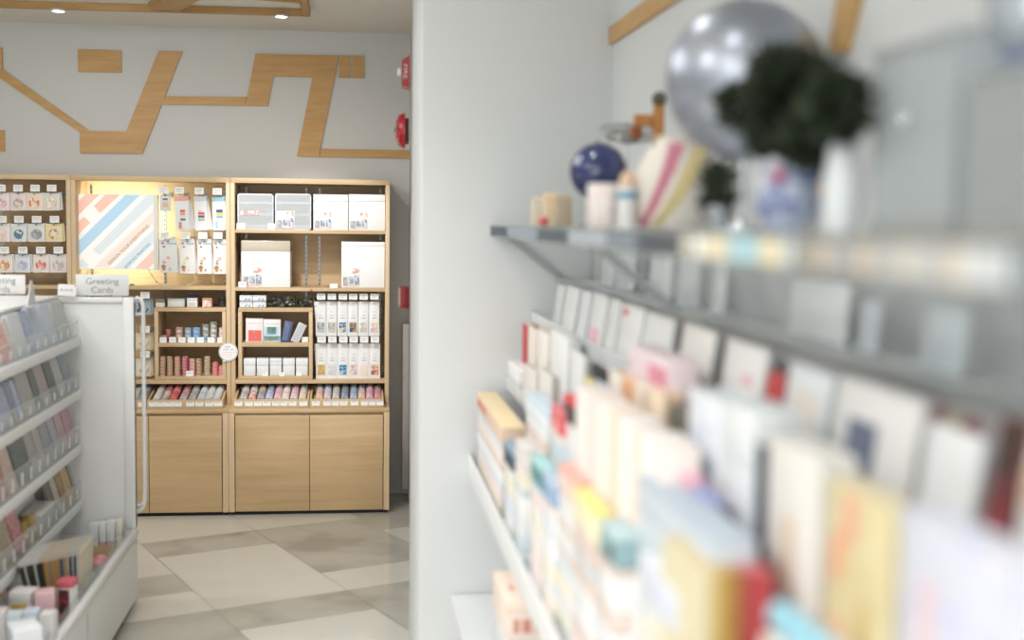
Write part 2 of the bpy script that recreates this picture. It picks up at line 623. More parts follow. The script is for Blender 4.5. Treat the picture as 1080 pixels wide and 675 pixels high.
# narrow packets left of the tape cubby
for k, (pt, y0, y1, bc, inks, desc) in enumerate([(311, 315.5, 332, '#9fb2b9', ['#9fb2b9', '#4c5a60', '#b4c3c8'], 'blue grey packet with dark lettering'), (347, 351.5, 369, '#dccdb0', ['#e4d8be', '#c9b28c'], 'cream packet'), (373.5, 378.5, 397, '#ddd3c0', ['#e4dccb', '#bfb299'], 'beige packet')]):
    hook(153, pt, YK - .001, 6.90, 'wire hook with tag above the %s, tape cubby side' % desc, group='hooks beside the tape cubby')
    packet(143, 159.5, y0, y1, 6.93, '%s hanging left of the tape cubby, %s of three' % (desc, ['topmost', 'middle', 'lowest'][k]), 'stationery packet',
           [('front_print', [('r', .1, .85, .12, .78, pat(inks, 45))])], body=mat(bc, .4), name='hanging_packet', n_back=1,
           blabel='packet directly behind the %s left of the tape cubby' % desc, group='packets beside the tape cubby')

# middle cabinet: lit sign
px0, px1 = 82, 167.5
sg = at((px0 + px1) / 2, 284.3, 1, 6.95)
sw = at(px1, 250, 1, 6.95).x - at(px0, 250, 1, 6.95).x
shh = at(125, 205, 1, 6.95).z - sg.z
t = thing('light_box_sign', 'lit white sign with slanting coral and blue stripes', 'sign', (sg.x, 6.95, sg.z))
MB().box(-sw / 2, sw / 2, 0, .03, 0, shh, mat('#f2f1ec', .4), bev=.002).build('frame', t)
face = MB().box(-sw / 2 + .003, sw / 2 - .024, -.002, 0, .003, shh - .003, glow('sign_face', '#f6f5f2', .2)).build('face', t)
# stripes: pixel polygons of the sign face, clipped to its outline
SCOL = {'coral': glow('sign_coral', '#f8c6b3', .2), 'blue': glow('sign_blue', '#b5d6eb', .2), 'pale': glow('sign_pale', '#dbe4e7', .2), 'dot': glow('sign_dot', '#f1e1d6', .2), 'pdot': glow('sign_pale_coral', '#f0cabb', .2)}


def sg_pt(u, v):
    # u, v in the 675-pixel close view of the sign
    p = at(78 + u / 7.105, 196 + v / 7.105, 1, 6.947)
    return Vector((p.x - sg.x, -.0026, p.z - sg.z))


stripes = [('coral', [(29, 120), (85, 64), (192, 64), (29, 225)]), ('coral', [(147, 152), (236, 66), (345, 66), (196, 205)]), ('coral', [(31, 268), (75, 232), (122, 275), (34, 368)]),
           ('blue', [(34, 412), (388, 66), (497, 67), (36, 520)]), ('pale', [(140, 480), (545, 72), (594, 72), (594, 130), (190, 522)]),
           ('dot', [(150, 613), (594, 185), (594, 285), (255, 613)]), ('pale', [(292, 620), (596, 326), (596, 432), (405, 620)]), ('pdot', [(455, 620), (598, 476), (598, 580), (560, 620)]), ('pale', [(34, 560), (65, 548), (112, 595), (98, 613), (34, 613)])]
for nm, ps in stripes:
    MB().prism([sg_pt(*p) for p in ps], (0, .0005, 0), SCOL[nm]).build('stripe', face)
ang = math.atan2(612 - 284, 572 - 255)
p1 = sg_pt(412, 441)
text_mesh('lettering', 'DESIGN YOUR EVERYTHING', .0235, mat('#b89c54', .6), face, p1 + Vector((0, -.0008, 0)), Euler((rad(90), -ang * .98, 0)))
p2 = sg_pt(478, 522)
text_mesh('lettering', 'BESPOKE PRINTING', .0215, mat('#6fb0da', .6), face, p2 + Vector((0, -.0008, 0)), Euler((rad(90), -ang * .98, 0)))
MB().box(-sw / 2 + .03, -sw / 2 + .05, .03, YK - 6.95 - .004, .06, .08, STEEL).box(sw / 2 - .05, sw / 2 - .03, .03, YK - 6.95 - .004, .06, .08, STEEL).build('bracket', t)
cab = [at(157, 284.6, 1, 6.965), at(160, 290, 1, 6.965), at(165, 297, 1, 6.965), at(172, 301, 1, 6.97), at(185, 300.9, 1, 6.99), at(197, 300.8, 1, 7.0), at(204, 298.6, 1, 7.02), at(212, 296.8, 1, 7.04), at(220, 298.5, 1, 7.06), at(228, 300.4, 1, 7.09), at(235, 299.6, 1, 7.12), at(238.5, 296, 1, 7.15)]
o = MB().tube([p - cab[0] for p in cab], .0032, mat('#e6e6e0', .4)).build('power_cable', loc=cab[0])
tag(o, 'thin white power cable looping below the lit sign', 'cable')
# small green sticker
p = at(139, 299.6, 1, YU - .0005)
p = at(139, 300, 1, 6.90)
o = MB().box(-.012, .012, 0, .008, 0, .011, mat('#6fb59a', .5), bev=.002).build('eraser', loc=(p.x, 6.90, zpx(302.3) + .0006))
tag(o, 'tiny green block on the shelf below the lit sign', 'eraser')


def ink(h):
    return mat(h, .6)


# middle cabinet: tall sleeves
hook(172, 200, YK - .001, 6.90, 'wire hook with price tag above the small tan charm card', group='hooks right of the lit sign')
packet(168.6, 180, 205.5, 222.5, 6.93, 'small grey card with tan charm hanging beside the lit sign', 'stationery packet',
       [('front_print', [('r', .28, .78, .24, .58, pat(['#dcb896', '#e6c8a8'], 80)), ('r', .28, .72, .68, .78, ink('#5a6a80'))])], body=mat('#dddcd8', .4), name='charm_card', n_back=0)
sl = [(185.3, 199.8, 207, 242.5, '#d9897a', ['#ecc8b4', '#e8a8a0'], [('r', .36, .72, .52, .6, ink('#e0695c')), ('r', .36, .72, .44, .5, ink('#e89a80')), ('r', .36, .72, .39, .42, ink('#ead9ba')), ('r', .36, .74, .28, .34, ink('#59657e')), ('r', .24, .44, .04, .24, ink('#e58a78'))], 'coral header and red blocks', 189, 195),
      (205.6, 218.5, 207, 243, '#d4d8da', ['#d4d8da', '#c8cfd4'], [('r', .3, .82, .46, .53, ink('#e2574e')), ('r', .3, .82, .37, .44, ink('#5c6064')), ('r', .3, .82, .28, .35, ink('#aeb2b4')), ('r', .35, .6, .55, .58, ink('#b9b39c'))], 'pale grey header and red and black blocks', 210, 195.5),
      (224.6, 237.3, 207.5, 243, '#a9cdda', ['#a9cdda', '#8fbccd'], [('r', .32, .85, .53, .62, ink('#4d5a7c')), ('r', .32, .85, .43, .52, ink('#e2c56c')), ('r', .32, .85, .37, .42, ink('#6aa9c9')), ('r', .22, .42, .06, .28, ink('#a6cfdc'))], 'light blue header and navy and yellow blocks', 229, 196)]
for xa, xb, y0, y1, hc, hp, prints, desc, tx, ty in sl:
    hook(tx, ty + 5.5, YK - .001, 6.90, 'wire hook with price tag above sleeve with %s' % desc, group='hooks right of the lit sign')
    packet(xa, xb, y0, y1, 6.925, 'tall clear sleeve with %s' % desc, 'stationery packet', [('header_card', [('h', .86, 1.0, pat(hp, 40))]), ('front_print', prints)],
           name='sticker_sleeve', n_back=2, blabel='# sleeve behind the one with %s' % desc, group='tall sleeves beside the lit sign', roll=-1.5, fan=.014)
s2 = [(168, 187, 252.5, 287.5, '#dccfd6', 'plum dots', 173.5, ['#c99ab0', '#e4d6dc']), (189.8, 205.5, 252.5, 288.5, '#e8dca0', 'tall yellow figure', 195.5, ['#e3d27a', '#eee5b4']), (208.2, 223, 252.5, 288.8, '#5b6d92', 'dark blue figure', 213.7, ['#4c5f88', '#dccb72']), (225.2, 238.5, 253, 289, '#c8b8a0', 'brown figure and blue dot', 229.8, ['#7b6a5c', '#9fb4c9'])]
for xa, xb, y0, y1, hc, desc, tx, inks in s2:
    hook(tx, 248, YK - .001, 6.895, 'wire hook with price tag above white pouch with %s' % desc, group='hooks right of the lit sign')
    packet(xa, xb, y0, y1, 6.925, 'white pouch with blue top band and %s' % desc, 'stationery packet',
           [('top_band', [('r', .42, .97, .86, .9, ink('#a9c0d2'))]), ('front_print', [('r', .2, .38, .28, .4, pat(inks, 60)), ('c', .24, .18, .0125, ink('#c9a468')), ('c', .24, .18, .006, ink('#6c6450')), ('r', .17, .33, .07, .12, ink('#e2695c')), ('c', .5, .45, .009, ink('#efb79a')), ('r', .12, .26, .86, .91, ink('#b4808c')), ('r', .2, .34, .76, .8, ink('#77747a')), ('r', .55, .62, .08, .14, pat(inks, 60))])],
           body=mat('#e4e3e0', .35, coat=.3), name='sticker_pouch', n_back=2, blabel='# pouch from the front, behind the one with %s' % desc, group='white pouches below the lit sign row', fan=.008)

# right cabinet: paper roll sleeves, two rows of six
d3 = [[('#9a9fa4', ['#b9bcc0', '#8b8f94'], 'a plain grey band'), ('#b3b0ab', ['#c9c4bc', '#a5a098'], 'a pale grey band'), ('#4e79a8', ['#5f8fba', '#e0cf9a', '#3e6292'], 'blue pattern above navy'), ('#43557f', ['#b9955e', '#3d4d78', '#7d6a58'], 'navy and ochre stripes'), ('#a9bcbc', ['#b8c6c4', '#d4b89c', '#e2e2dc'], 'grey green speckles'), ('#e0c4a8', ['#e6cda8', '#c9b4c4', '#e8e2d4'], 'peach and lilac speckles')],
      [('#c9a45e', ['#c9a65e', '#d4b87c'], 'an ochre band'), ('#cdd4da', ['#d4d8dc', '#c0ccd6', '#e0d6cc'], 'faint blue and pink speckles'), ('#3f7fa6', ['#4b8fb4', '#a6c9d8', '#2f5f8c'], 'teal blue waves'), ('#d69aa0', ['#dba4a4', '#a9c4d0', '#ecd8c8', '#e7e2dc'], 'pink and blue confetti'), ('#e8d8c4', ['#ecdcc8', '#e6dcd4'], 'a cream band'), ('#b06a72', ['#e0a87c', '#9c5a6c', '#e6cfb4'], 'plum and orange bands')]]
xs6 = [(333, 343.8), (344.3, 355.2), (356, 366.6), (367, 377.4), (378, 388.6), (389.2, 400)]
for r in range(2):
    y0, y1, ty = ((318, 354.5, 312.5), (362.5, 399.4, 357.8))[r]
    for c in range(6):
        xa, xb = xs6[c]
        if r:
            xa, xb = xa + .2, xb + .8
        bc, inks, desc = d3[r][c]
        Y = 6.93 + .003 * (c % 2)
        hook((xa + xb) / 2 + .3, ty, YK - .001, 6.90, 'wire hook with price tag above slim sleeve with %s' % desc, w=.046, h=.033, group='hooks in the right cabinet')
        pr = [('r', .16, .84, .12, .2, pat(inks[:1] + inks, 50)), ('r', .16, .84, .2, .4, pat(inks, 90, stretch=(1, 1, 2.2))), ('r', .3, .7, .52, .535, INKG), ('r', .36, .64, .6, .61, INKG), ('r', .42, .58, .7, .708, INKG)]
        packet(xa, xb, y0, y1, Y, 'slim white sleeve with %s, right cabinet' % desc, 'stationery packet', [('header_fold', [('h', .89, 1.0, mat('#ecebe9', .5))]), ('front_print', pr)],
               body=mat('#e9e9e8', .35, coat=.3), name='washi_sleeve', n_back=1, blabel='sleeve right behind the slim one with %s' % desc, group='slim sleeves in the right cabinet', fan=.004 if c == 5 else .002)


# right cabinet: storage boxes
def print_card(parent, x0, z0, w, h, y, name='picture_label'):
    mb = MB().box(x0, x0 + w, y - .0008, y, z0, z0 + h, mat('#e9e9e8', .5))
    for u0, u1, v0, v1, inks in [(.02, .3, .04, .5, ['#96989c', '#bcbcba', '#a8a4b0']), (.34, .62, .1, .52, ['#8f98a8', '#c4cad2', '#a8b0bc']), (.66, .96, .04, .6, ['#98a0b4', '#d0d0d0', '#7c869c']), (.55, .96, .68, .98, ['#e6c4ac', '#e9dcd0', '#d8a49c', '#e4e2e0'])]:
        mb.box(x0 + w * u0, x0 + w * u1, y - .0014, y - .0007, z0 + h * v0, z0 + h * v1, pat(inks, 75))
    mb.box(x0 + w * .02, x0 + w * .96, y - .0016, y - .0008, z0, z0 + h * .06, pat(['#dcb4a4', '#e2c8bc', '#d4acac'], 60))
    mb.build(name, parent)


def front_dims(px0, px1, py0, py1, Y):
    a, b = at(px0, py1, 1, Y), at(px1, py1, 1, Y)
    z1 = at((px0 + px1) / 2, py0, 1, Y).z
    return (a.x + b.x) / 2, b.x - a.x, z1


ZA = zpx(242)
ZBs = zpx(303.2)
SHB = mat('#e9ebec', .3)
for px0, px1, lab, printed in [(250.6, 288.4, 'grey acrylic drawer chest with a row of tiny cards on its middle tier', False), (290.2, 328, 'grey acrylic drawer chest with a picture label on its front', True)]:
    cx, w, z1 = front_dims(px0, px1, 204.2, 243, 6.89)
    h = z1 - ZA - .001
    t = thing('drawer_chest', lab, 'storage box', (cx, 6.89, ZA + .0006), group='storage boxes on the top shelf')
    MB().box(-w / 2, -w / 2 + .006, 0, .22, 0, h, SHB).box(w / 2 - .006, w / 2, 0, .22, 0, h, SHB).box(-w / 2, w / 2, 0, .22, h - .006, h, SHB).box(-w / 2, w / 2, 0, .22, 0, .006, SHB).box(-w / 2, w / 2, .16, .22, 0, h, mat('#dcdedd', .4)).build('body', t)
    for k in range(3):
        MB().box(-w / 2 + .007, w / 2 - .007, .002, .155, .007 + k * h * .325, .013 + k * h * .325, SHB).box(-w / 2 + .007, w / 2 - .007, .002, .006, .007 + k * h * .325, .024 + k * h * .325, SHB).build('tray', t)
    MB().box(-w / 2 + .004, w / 2 - .004, -.0035, -.001, .004, h - .004, clear('chest_film', '#e3e6e7', .4)).build('front_film', t)
    if printed:
        print_card(t, -w / 2 + .008, .008, w * .5, h * .48, -.004)
    else:
        mb = MB()
        for k in range(4):
            mb.box(-w / 2 + .014 + k * .028, -w / 2 + .038 + k * .028, -.006, -.0038, h * .4, h * .53, pat(['#e9d8d4', '#f0eeea', '#dcb49c', '#c9a0a4'], 90))
        mb.build('card_row', t)
for px0, px1, lab in [(330.4, 367.2, 'white lidded storage box next to the acrylic chests on the top shelf'), (367.8, 406, 'white lidded storage box against the right side of the top shelf')]:
    cx, w, z1 = front_dims(px0, px1, 205, 243, 6.89)
    h = z1 - ZA - .001
    t = thing('storage_box', lab, 'storage box', (cx, 6.89, ZA + .0006), group='storage boxes on the top shelf')
    MB().box(-w / 2, w / 2, 0, .22, 0, h * .8, WHITE, bev=.002).build('body', t)
    MB().box(-w / 2, w / 2, -.0008, .222, h * .802, h, WHITE, bev=.002).build('lid', t)
    print_card(t, -w / 2 + .006, .008, w * .5, h * .46, -.0002)
for px0, px1, py0, lab, band in [(254.5, 306, 253.7, 'large white box with taupe film band along its top', True), (360, 405.6, 255, 'large plain white box on the second shelf against the right side', False)]:
    cx, w, z1 = front_dims(px0, px1, py0, 304, 6.90)
    h = z1 - ZBs - .001
    t = thing('storage_box', lab, 'storage box', (cx, 6.90, ZBs + .0006), group='large white boxes on the second shelf')
    hb = h * (.765 if band else .9)
    MB().box(-w / 2, w / 2, 0, .2, 0, hb, mat('#ededec', .45), bev=.002).build('body', t)
    MB().box(-w / 2, w / 2, 0, .2, hb + .0006, h, mat('#c4baa8', .2) if band else mat('#ededec', .45), bev=.002).build('clear_lid' if band else 'lid', t)
    print_card(t, -w / 2 + .008, .008, w * .4, h * .4, -.0002)


def stand_tag(px, py, Y, z, label, w=.032, h=.024, group='price tags on the shelves'):
    p = at(px, py, 1, Y)
    o = MB().prism([(-w / 2, 0, 0), (-w / 2, -.0012, 0), (-w / 2, .0028, h), (-w / 2, .004, h)], (w, 0, 0), TAGW).box(-w / 2, w / 2, 0, .012, 0, .0012, TAGW).box(-w * .32, w * .3, .0006, .0018, h * .55, h * .62, INKG).build('price_tag', loc=(p.x, Y, z + .0005))
    return tag(o, label, 'price tag', group)


stand_tag(254, 240, 6.878, ZA, 'white price tag below the left corner of the open drawer chest', .045, .034)
stand_tag(286.5, 240, 6.878, ZA, 'white price tag between the two grey drawer chests', .04, .034)
stand_tag(255.6, 300, 6.88, ZBs, 'white price tag at the left foot of the large banded box', .042, .03)
stand_tag(352, 300, 6.88, ZBs, 'white price tag just left of the large plain white box', .042, .022)
o = MB().box(-.004, .004, 0, .003, 0, .011, mat('#c9504c', .5), bev=.001).build('clip', loc=(X_(328.5), YU - .0035, zpx(306.6)))
tag(o, 'tiny red clip on the shelf edge between the large boxes', 'clip')


# cubbies standing on the lower shelf
ZL = zpx(401)


def cubby(px0, px1, py_top, label):
    a, b = X_(px0, 380), X_(px1, 380)
    z1 = zpx(py_top)
    t = thing('wooden_cubby', label, 'cubby box', ((a + b) / 2, YU + .004, ZL + .0006), group='oak cubbies on the lower shelf')
    w, h, T, D = b - a, z1 - ZL - .0006, .02, .285
    MB().box(-w / 2, -w / 2 + T, 0, D, T, h - T, OAKV, bev=.0008).build('side_panel', t)
    MB().box(w / 2 - T, w / 2, 0, D, T, h - T, OAKV, bev=.0008).build('side_panel', t)
    MB().box(-w / 2, w / 2, 0, D, h - T, h, OAKH, bev=.0008).build('top_panel', t)
    MB().box(-w / 2, w / 2, 0, D, 0, T, OAKH, bev=.0008).build('bottom_panel', t)
    zm0, zm1 = zpx(366) - ZL, zpx(361.8) - ZL
    MB().box(-w / 2 + T, w / 2 - T, .001, D, zm0, zm1, OAKH, bev=.0008).build('shelf', t)
    MB().box(-w / 2 + T, w / 2 - T, D - .008, D - .001, T, h - T, OAKH).build('back_panel', t)
    return t, ZL + T + .0006, ZL + zm1 + .0006, z1 + .0006


c2, c2a, c2b, c2t = cubby(163, 238.4, 325, 'oak cubby packed with stacks of patterned tape rolls')
c3, c3a, c3b, c3t = cubby(251.2, 329.6, 325, 'oak cubby with red and green card packs above white lidded boxes')


# tape rolls
def tape_roll(r, h, m, core='#d9cdb4'):
    mb = MB()
    mb.lathe([(r * .58, 0), (r, 0), (r, h), (r * .58, h), (r * .58, 0)], m, n=20)
    o = mb.build('tape')
    c = MB().lathe([(r * .5, 0), (r * .575, 0), (r * .575, h), (r * .5, h), (r * .5, 0)], mat(core, .7), n=20).build('core')
    return o, c


def ordn(k, n):
    if n == 1:
        return 'single'
    if k == 0:
        return 'lowest'
    if k == n - 1:
        return 'topmost'
    return ['', 'second', 'third', 'fourth', 'fifth'][k]


SOFT = .22
cols_lo = [(106, 6, ['#c9606a', '#d9b48c', '#8a9a70'], 'red and green flower'), (175, 6, ['#c9a872', '#8f8a60', '#b47a58'], 'ochre leaf'), (245, 6, ['#cf6a72', '#dcb08c', '#b8a070'], 'rose vine'), (318, 6, ['#c95666', '#d98c8c', '#a04858'], 'deep rose'), (383, 5, ['#d48a8c', '#c9666c', '#e0b4a4'], 'pale rose, price tag in front'), (450, 5, ['#a97c58', '#c9a472', '#8c6048'], 'brown and ochre'), (528, 6, ['#d0aa64', '#b8945c', '#6a6a80', '#dcc08c'], 'golden yellow'), (603, 4, ['#dc6868', '#d98a80', '#c95460'], 'coral red'), (664, 3, ['#d86a70', '#e09090', '#cc5a64'], 'pink red, right end')]
for cpx, n, inks, desc in cols_lo:
    px = 160 + cpx / 9
    r, h = .0158, .0182 if n < 6 else .0172
    m = pat(inks, 130)
    proto = None
    y0 = 6.905
    x0 = X_(px, 390, y0)
    for k in range(n):
        lb = '%s roll in the %s tape stack on the cubby bottom' % (ordn(k, n), desc)
        jx = random.uniform(-.0015, .0015)
        loc = (x0 + jx, y0 + random.uniform(-.0015, .0015), c2a + .0006 + k * (h + .0003))
        if proto is None:
            proto = thing('tape_roll', lb, 'tape roll', loc, group='tape rolls on the cubby bottom')
            a, b = tape_roll(r, h, m)
            a.parent = proto
            b.parent = proto
        else:
            dup(proto, loc, lb, 'tape rolls on the cubby bottom')
cols_hi = [(113, 1, .021, .032, ['#b98a58', '#cfc8bc', '#a8926c'], 'tan and grey', 0), (158, 2, .016, .028, ['#c95660', '#b85058', '#d4747c'], 'crimson', .05), (200, 1, .0175, .024, ['#a8c4c8', '#d8b8a8', '#88a8b0'], 'pale teal', 0), (262, 3, .0195, .0235, ['#dc8a58', '#e8c8a4', '#6a90b4', '#c95850'], 'orange and blue confetti', 0), (350, 3, .0195, .0225, ['#6c8cb4', '#b4c0cc', '#8898b0'], 'slate blue', 0), (428, 3, .0205, .023, ['#6f9fd0', '#86b0da', '#5a8cc4'], 'sky blue', 0), (512, 3, .0185, .0275, ['#a4a49e', '#c8c8c2', '#84847e', '#dcdcd8'], 'grey', .05), (588, 4, .019, .0235, ['#b4b09c', '#e0e0dc', '#8a8878', '#d0ccbc'], 'grey and white', .045), (668, 3, .0175, .0225, ['#dca4a8', '#e8dcd8', '#d88890'], 'pink and white', .01), (505, 1, .022, .024, ['#6a98c8', '#9cc0dc', '#587ca8'], 'blue, low in front', -.005)]
for cpx, n, r, h, inks, desc, dy in cols_hi:
    h *= 1.12
    px = 160 + cpx / 9
    y0 = 6.925 + dy
    x0 = X_(px, 355, y0)
    m = pat(inks, 80)
    proto = None
    for k in range(n):
        lb = '%s roll in the %s tape stack on the cubby shelf' % (ordn(k, n), desc)
        loc = (x0 + random.uniform(-.001, .001), y0 + random.uniform(-.0015, .0015), c2b + .0006 + k * (h + .0003))
        if proto is None:
            proto = thing('tape_roll', lb, 'tape roll', loc, group='tape rolls on the cubby shelf')
            a, b = tape_roll(r, h, m, '#cfc4ac')
            a.parent = proto
            b.parent = proto
        else:
            dup(proto, loc, lb, 'tape rolls on the cubby shelf')
SOFT = 0.
for k, tx in enumerate([108, 198, 287, 375, 462, 562, 655]):
    stand_tag(160 + tx / 9, 357, 6.882, c2b, 'white price tag in front of the tape rolls, %s of seven from the left' % ['first', 'second', 'third', 'fourth', 'fifth', 'sixth', 'seventh'][k], .036, .028, 'tags in front of the upper tape rolls')
stand_tag(160 + 360 / 9, 394, 6.882, c2a, 'white price tag in front of the pale rose tape stack', .038, .028)


# things on top of the tape cubby
def small_box(px0, px1, py0, zf, Y, d, bm_, lm_, label, name, cat, lidf=.25, group=None, printm=None):
    cx, w, z1 = front_dims(px0, px1, py0, py0 + 10, Y)
    h = z1 - zf - .0006
    t = thing(name, label, cat, (cx, Y, zf + .0006), group=group)
    MB().box(-w / 2, w / 2, 0, d, 0, h * (1 - lidf) - .0004, bm_, bev=min(.003, w * .04)).build('body', t)
    MB().box(-w / 2 - .0006, w / 2 + .0006, -.0006, d + .0006, h * (1 - lidf), h, lm_, bev=min(.003, w * .04)).build('lid', t)
    if printm is not None:
        MB().box(-w * .34, w * .34, -.0012, -.0004, h * .15, h * .55, printm).build('label', t)
    return t


small_box(164.2, 173.5, 315.6, c2t, 6.90, .07, mat('#dedbd2', .5), mat('#8a8172', .5), 'small white box with grey lid at the left end of the cubby top', 'paper_box', 'box', .42, 'small goods on the tape cubby')
small_box(176.6, 194.6, 315.2, c2t, 6.90, .09, mat('#cfcfca', .4), mat('#c4c4be', .4), 'wide pale grey box on top of the tape cubby', 'paper_box', 'box', .18, 'small goods on the tape cubby', mat('#dcdcd8', .5))
small_box(197.2, 208, 314.6, c2t, 6.895, .05, mat('#dcdcd8', .5), mat('#d8d8d4', .5), 'white carton in front of the navy box on the tape cubby', 'paper_box', 'box', .2, 'small goods on the tape cubby', pat(['#e0b89c', '#c4ccd4', '#e8e4dc'], 60))
small_box(199, 207.5, 311.4, c2t, 6.96, .05, mat('#4a5c88', .5), mat('#43558a', .5), 'navy box standing behind the white carton on the tape cubby', 'paper_box', 'box', .3, 'small goods on the tape cubby')
small_box(213.4, 223.4, 314.5, c2t, 6.90, .06, pat(['#e0b4a8', '#e8d4cc', '#cf8890'], 70), mat('#c49a62', .5), 'pink floral box with tan lid on the tape cubby', 'paper_box', 'box', .2, 'small goods on the tape cubby')
p = at(234, 324, 1, 6.96)
t = thing('ink_jar', 'dark grey glass jar at the right end of the cubby top', 'jar', (p.x, 6.97, c2t + .0006), group='small goods on the tape cubby')
MB().lathe([(0, 0), (.018, 0), (.02, .004), (.02, .034), (.014, .04), (0, .04)], mat('#3c403c', .15)).build('body', t)
MB().lathe([(0, .0404), (.0155, .0404), (.0155, .054), (0, .054)], mat('#565a56', .4)).build('lid', t)

# things on and in the right cubby
wb = mat('#e4e8ea', .5)
for k, (px0, px1, tier, lab) in enumerate([(252.6, 266.2, 0, 'lower left white carton of the four on the right cubby'), (266.6, 280.6, 0, 'lower right white carton of the four on the right cubby'), (252.6, 266.2, 1, 'upper left white carton of the four on the right cubby'), (266.6, 280.6, 1, 'upper right white carton of the four on the right cubby')]):
    H = .0345
    small_box(px0, px1, 318.4 if tier == 0 else 311.6, c3t + tier * .0355, 6.895, .08, wb, mat('#dfe6ea', .5), lab, 'paper_carton', 'box', .22, 'white cartons on the right cubby', pat(['#8fa8b8', '#e4e8ea', '#cfd8de'], 90))
# eucalyptus garland
t = thing('leaf_garland', 'dark grey green leaf garland lying on top of the right cubby', 'garland', (X_(308, 320), 6.96, c3t + .0006))
gr = random.Random(5)
mb = MB()
stem = [(-.125 + .25 * i / 14, .02 * math.sin(i * .9), .016 + .007 * math.sin(i * 1.3)) for i in range(15)]
mb.tube(stem, .0025, mat('#4a4a3c', .7), n=6).build('stem', t)
mb = MB()
for i in range(120):
    s = stem[gr.randrange(15)]
    c = Vector((s[0] + gr.uniform(-.012, .012), s[1] + gr.uniform(-.03, .03), max(.006, s[2] + gr.uniform(-.012, .036))))
    c.z = max(c.z, .009)
    a, tl = gr.uniform(0, 6.28), gr.uniform(-.9, .9)
    u = Vector((math.cos(a), math.sin(a) * math.cos(tl), math.sin(tl) * .6)).normalized() * .011
    v = u.cross(Vector((gr.uniform(-.4, .4), 1, gr.uniform(-.4, .4)))).normalized() * .007
    ps = [c - u, c - v * .8 - u * .2, c + u * .5 - v * .6, c + u, c + u * .5 + v * .6, c + v * .8 - u * .2]
    ps = [Vector((q.x, q.y, max(q.z, .001))) for q in ps]
    mb.prism(ps, (0, -.0006, 0), mat(gr.choice(['#56605a', '#6f7a76', '#3e4640', '#838c8a']), .6))
mb.build('leaves', t)


def card_pack(px0, px1, py0, zf, Y, m_in, label, extra):
    cx, w, z1 = front_dims(px0, px1, py0, py0 + 20, Y)
    h = z1 - zf - .002
    t = thing('card_pack', label, 'card pack', (cx, Y, zf + .0008), (rad(-6), 0, 0), group='clear packs in the right cubby')
    MB().box(-w / 2, w / 2, 0, .014, 0, h, mat('#e6e4e1', .25, coat=.5), bev=.002).build('wrap', t)
    mb = MB()
    for u0, u1, v0, v1, m in extra:
        mb.box(-w / 2 + w * u0, -w / 2 + w * u1, -.0012, -.0002, h * v0, h * v1, m)
    mb.build('inner_card', t)
    mb = MB().box(-w / 2 + w * .1, w / 2 - w * .1, -.0014, -.0003, h * .78, h * .8, mat('#dcb0ac', .6))
    mb.build('header_print', t)


card_pack(259, 277.6, 335.4, c3b, 6.90, None, 'clear pack with a coral red card, standing on the cubby shelf', [(.16, .9, .04, .5, mat('#e2675e', .5)), (.4, .6, .4, .46, mat('#efe8e4', .5)), (.5, .6, .2, .24, mat('#efe8e4', .5))])
card_pack(278, 296, 336.4, c3b, 6.905, None, 'clear pack with a green card, standing next to the coral pack', [(.06, .9, .04, .66, mat('#b8d6e0', .5)), (.2, .75, .34, .66, mat('#63b08e', .5)), (.02, .98, .06, .26, mat('#63b08e', .5)), (.2, .7, .02, .24, mat('#ecebe8', .5))])


def lean_book(px, py_b, lean, w, h, zf, label, cov, pg):
    p = at(px, py_b, 1, 6.90)
    t = thing('notebook', label, 'notebook', (p.x, 6.90, zf + .001), (rad(-8), rad(lean), 0), group='slim notebooks in the right cubby')
    MB().box(-w / 2, w / 2, 0, .004, 0, h, cov, bev=.001).build('cover', t)
    MB().box(-w / 2 + .002, w / 2 - .001, .0042, .014, .002, h - .002, pg).build('pages', t)
    mb = MB()
    for k in range(3):
        mb.box(-w * .3 + k * w * .2, -w * .3 + k * w * .2 + .003, -.0008, -.0001, h * .08, h * .9, mat('#8a94b4' if lean < 18 else '#b8bcc0', .5))
    mb.build('cover_lines', t)


lean_book(300.2, 361, 12, .046, .118, c3b, 'slim navy notebook leaning right inside the cubby', mat('#46527c', .5), mat('#d8d8d8', .6))
lean_book(310.4, 361, 25, .046, .112, c3b, 'slim silver grey notebook leaning next to the navy one', mat('#c4c8ca', .4), mat('#dcdcdc', .6))
small_box(318.4, 325, 356, c3b, 6.895, .05, PAPER, PAPER, 'low white block beside the silver grey notebook', 'paper_pad', 'paper pad', .3)
for k in range(5):
    px0 = 257 + k * 13.8
    lab = ['first white lidded carton from the left on the cubby bottom', 'second white lidded carton from the left on the cubby bottom', 'white lidded carton with a light blue stripe on its lid', 'fourth white lidded carton from the left on the cubby bottom', 'last white lidded carton at the right of the cubby bottom'][k]
    t = small_box(px0, px0 + 12.4, 378.2, c3a, 6.895, .09, mat('#e2e3e4', .5), mat('#eaebec', .45), lab, 'lidded_carton', 'box', .4, 'white lidded cartons on the cubby bottom')
    if k == 2:
        h = .105
        MB().box(-.03, .03, -.0016, -.0007, .078, .081, mat('#9cc4dc', .5)).build('stripe', t)
    if k in (1, 3, 4):
        stand_tag(px0 + [0, 9, 0, -1, 3][k], 395, 6.882, c3a, 'white price tag before the %s carton of the cubby bottom' % {1: 'second', 3: 'fourth', 4: 'last'}[k], .03, .02)


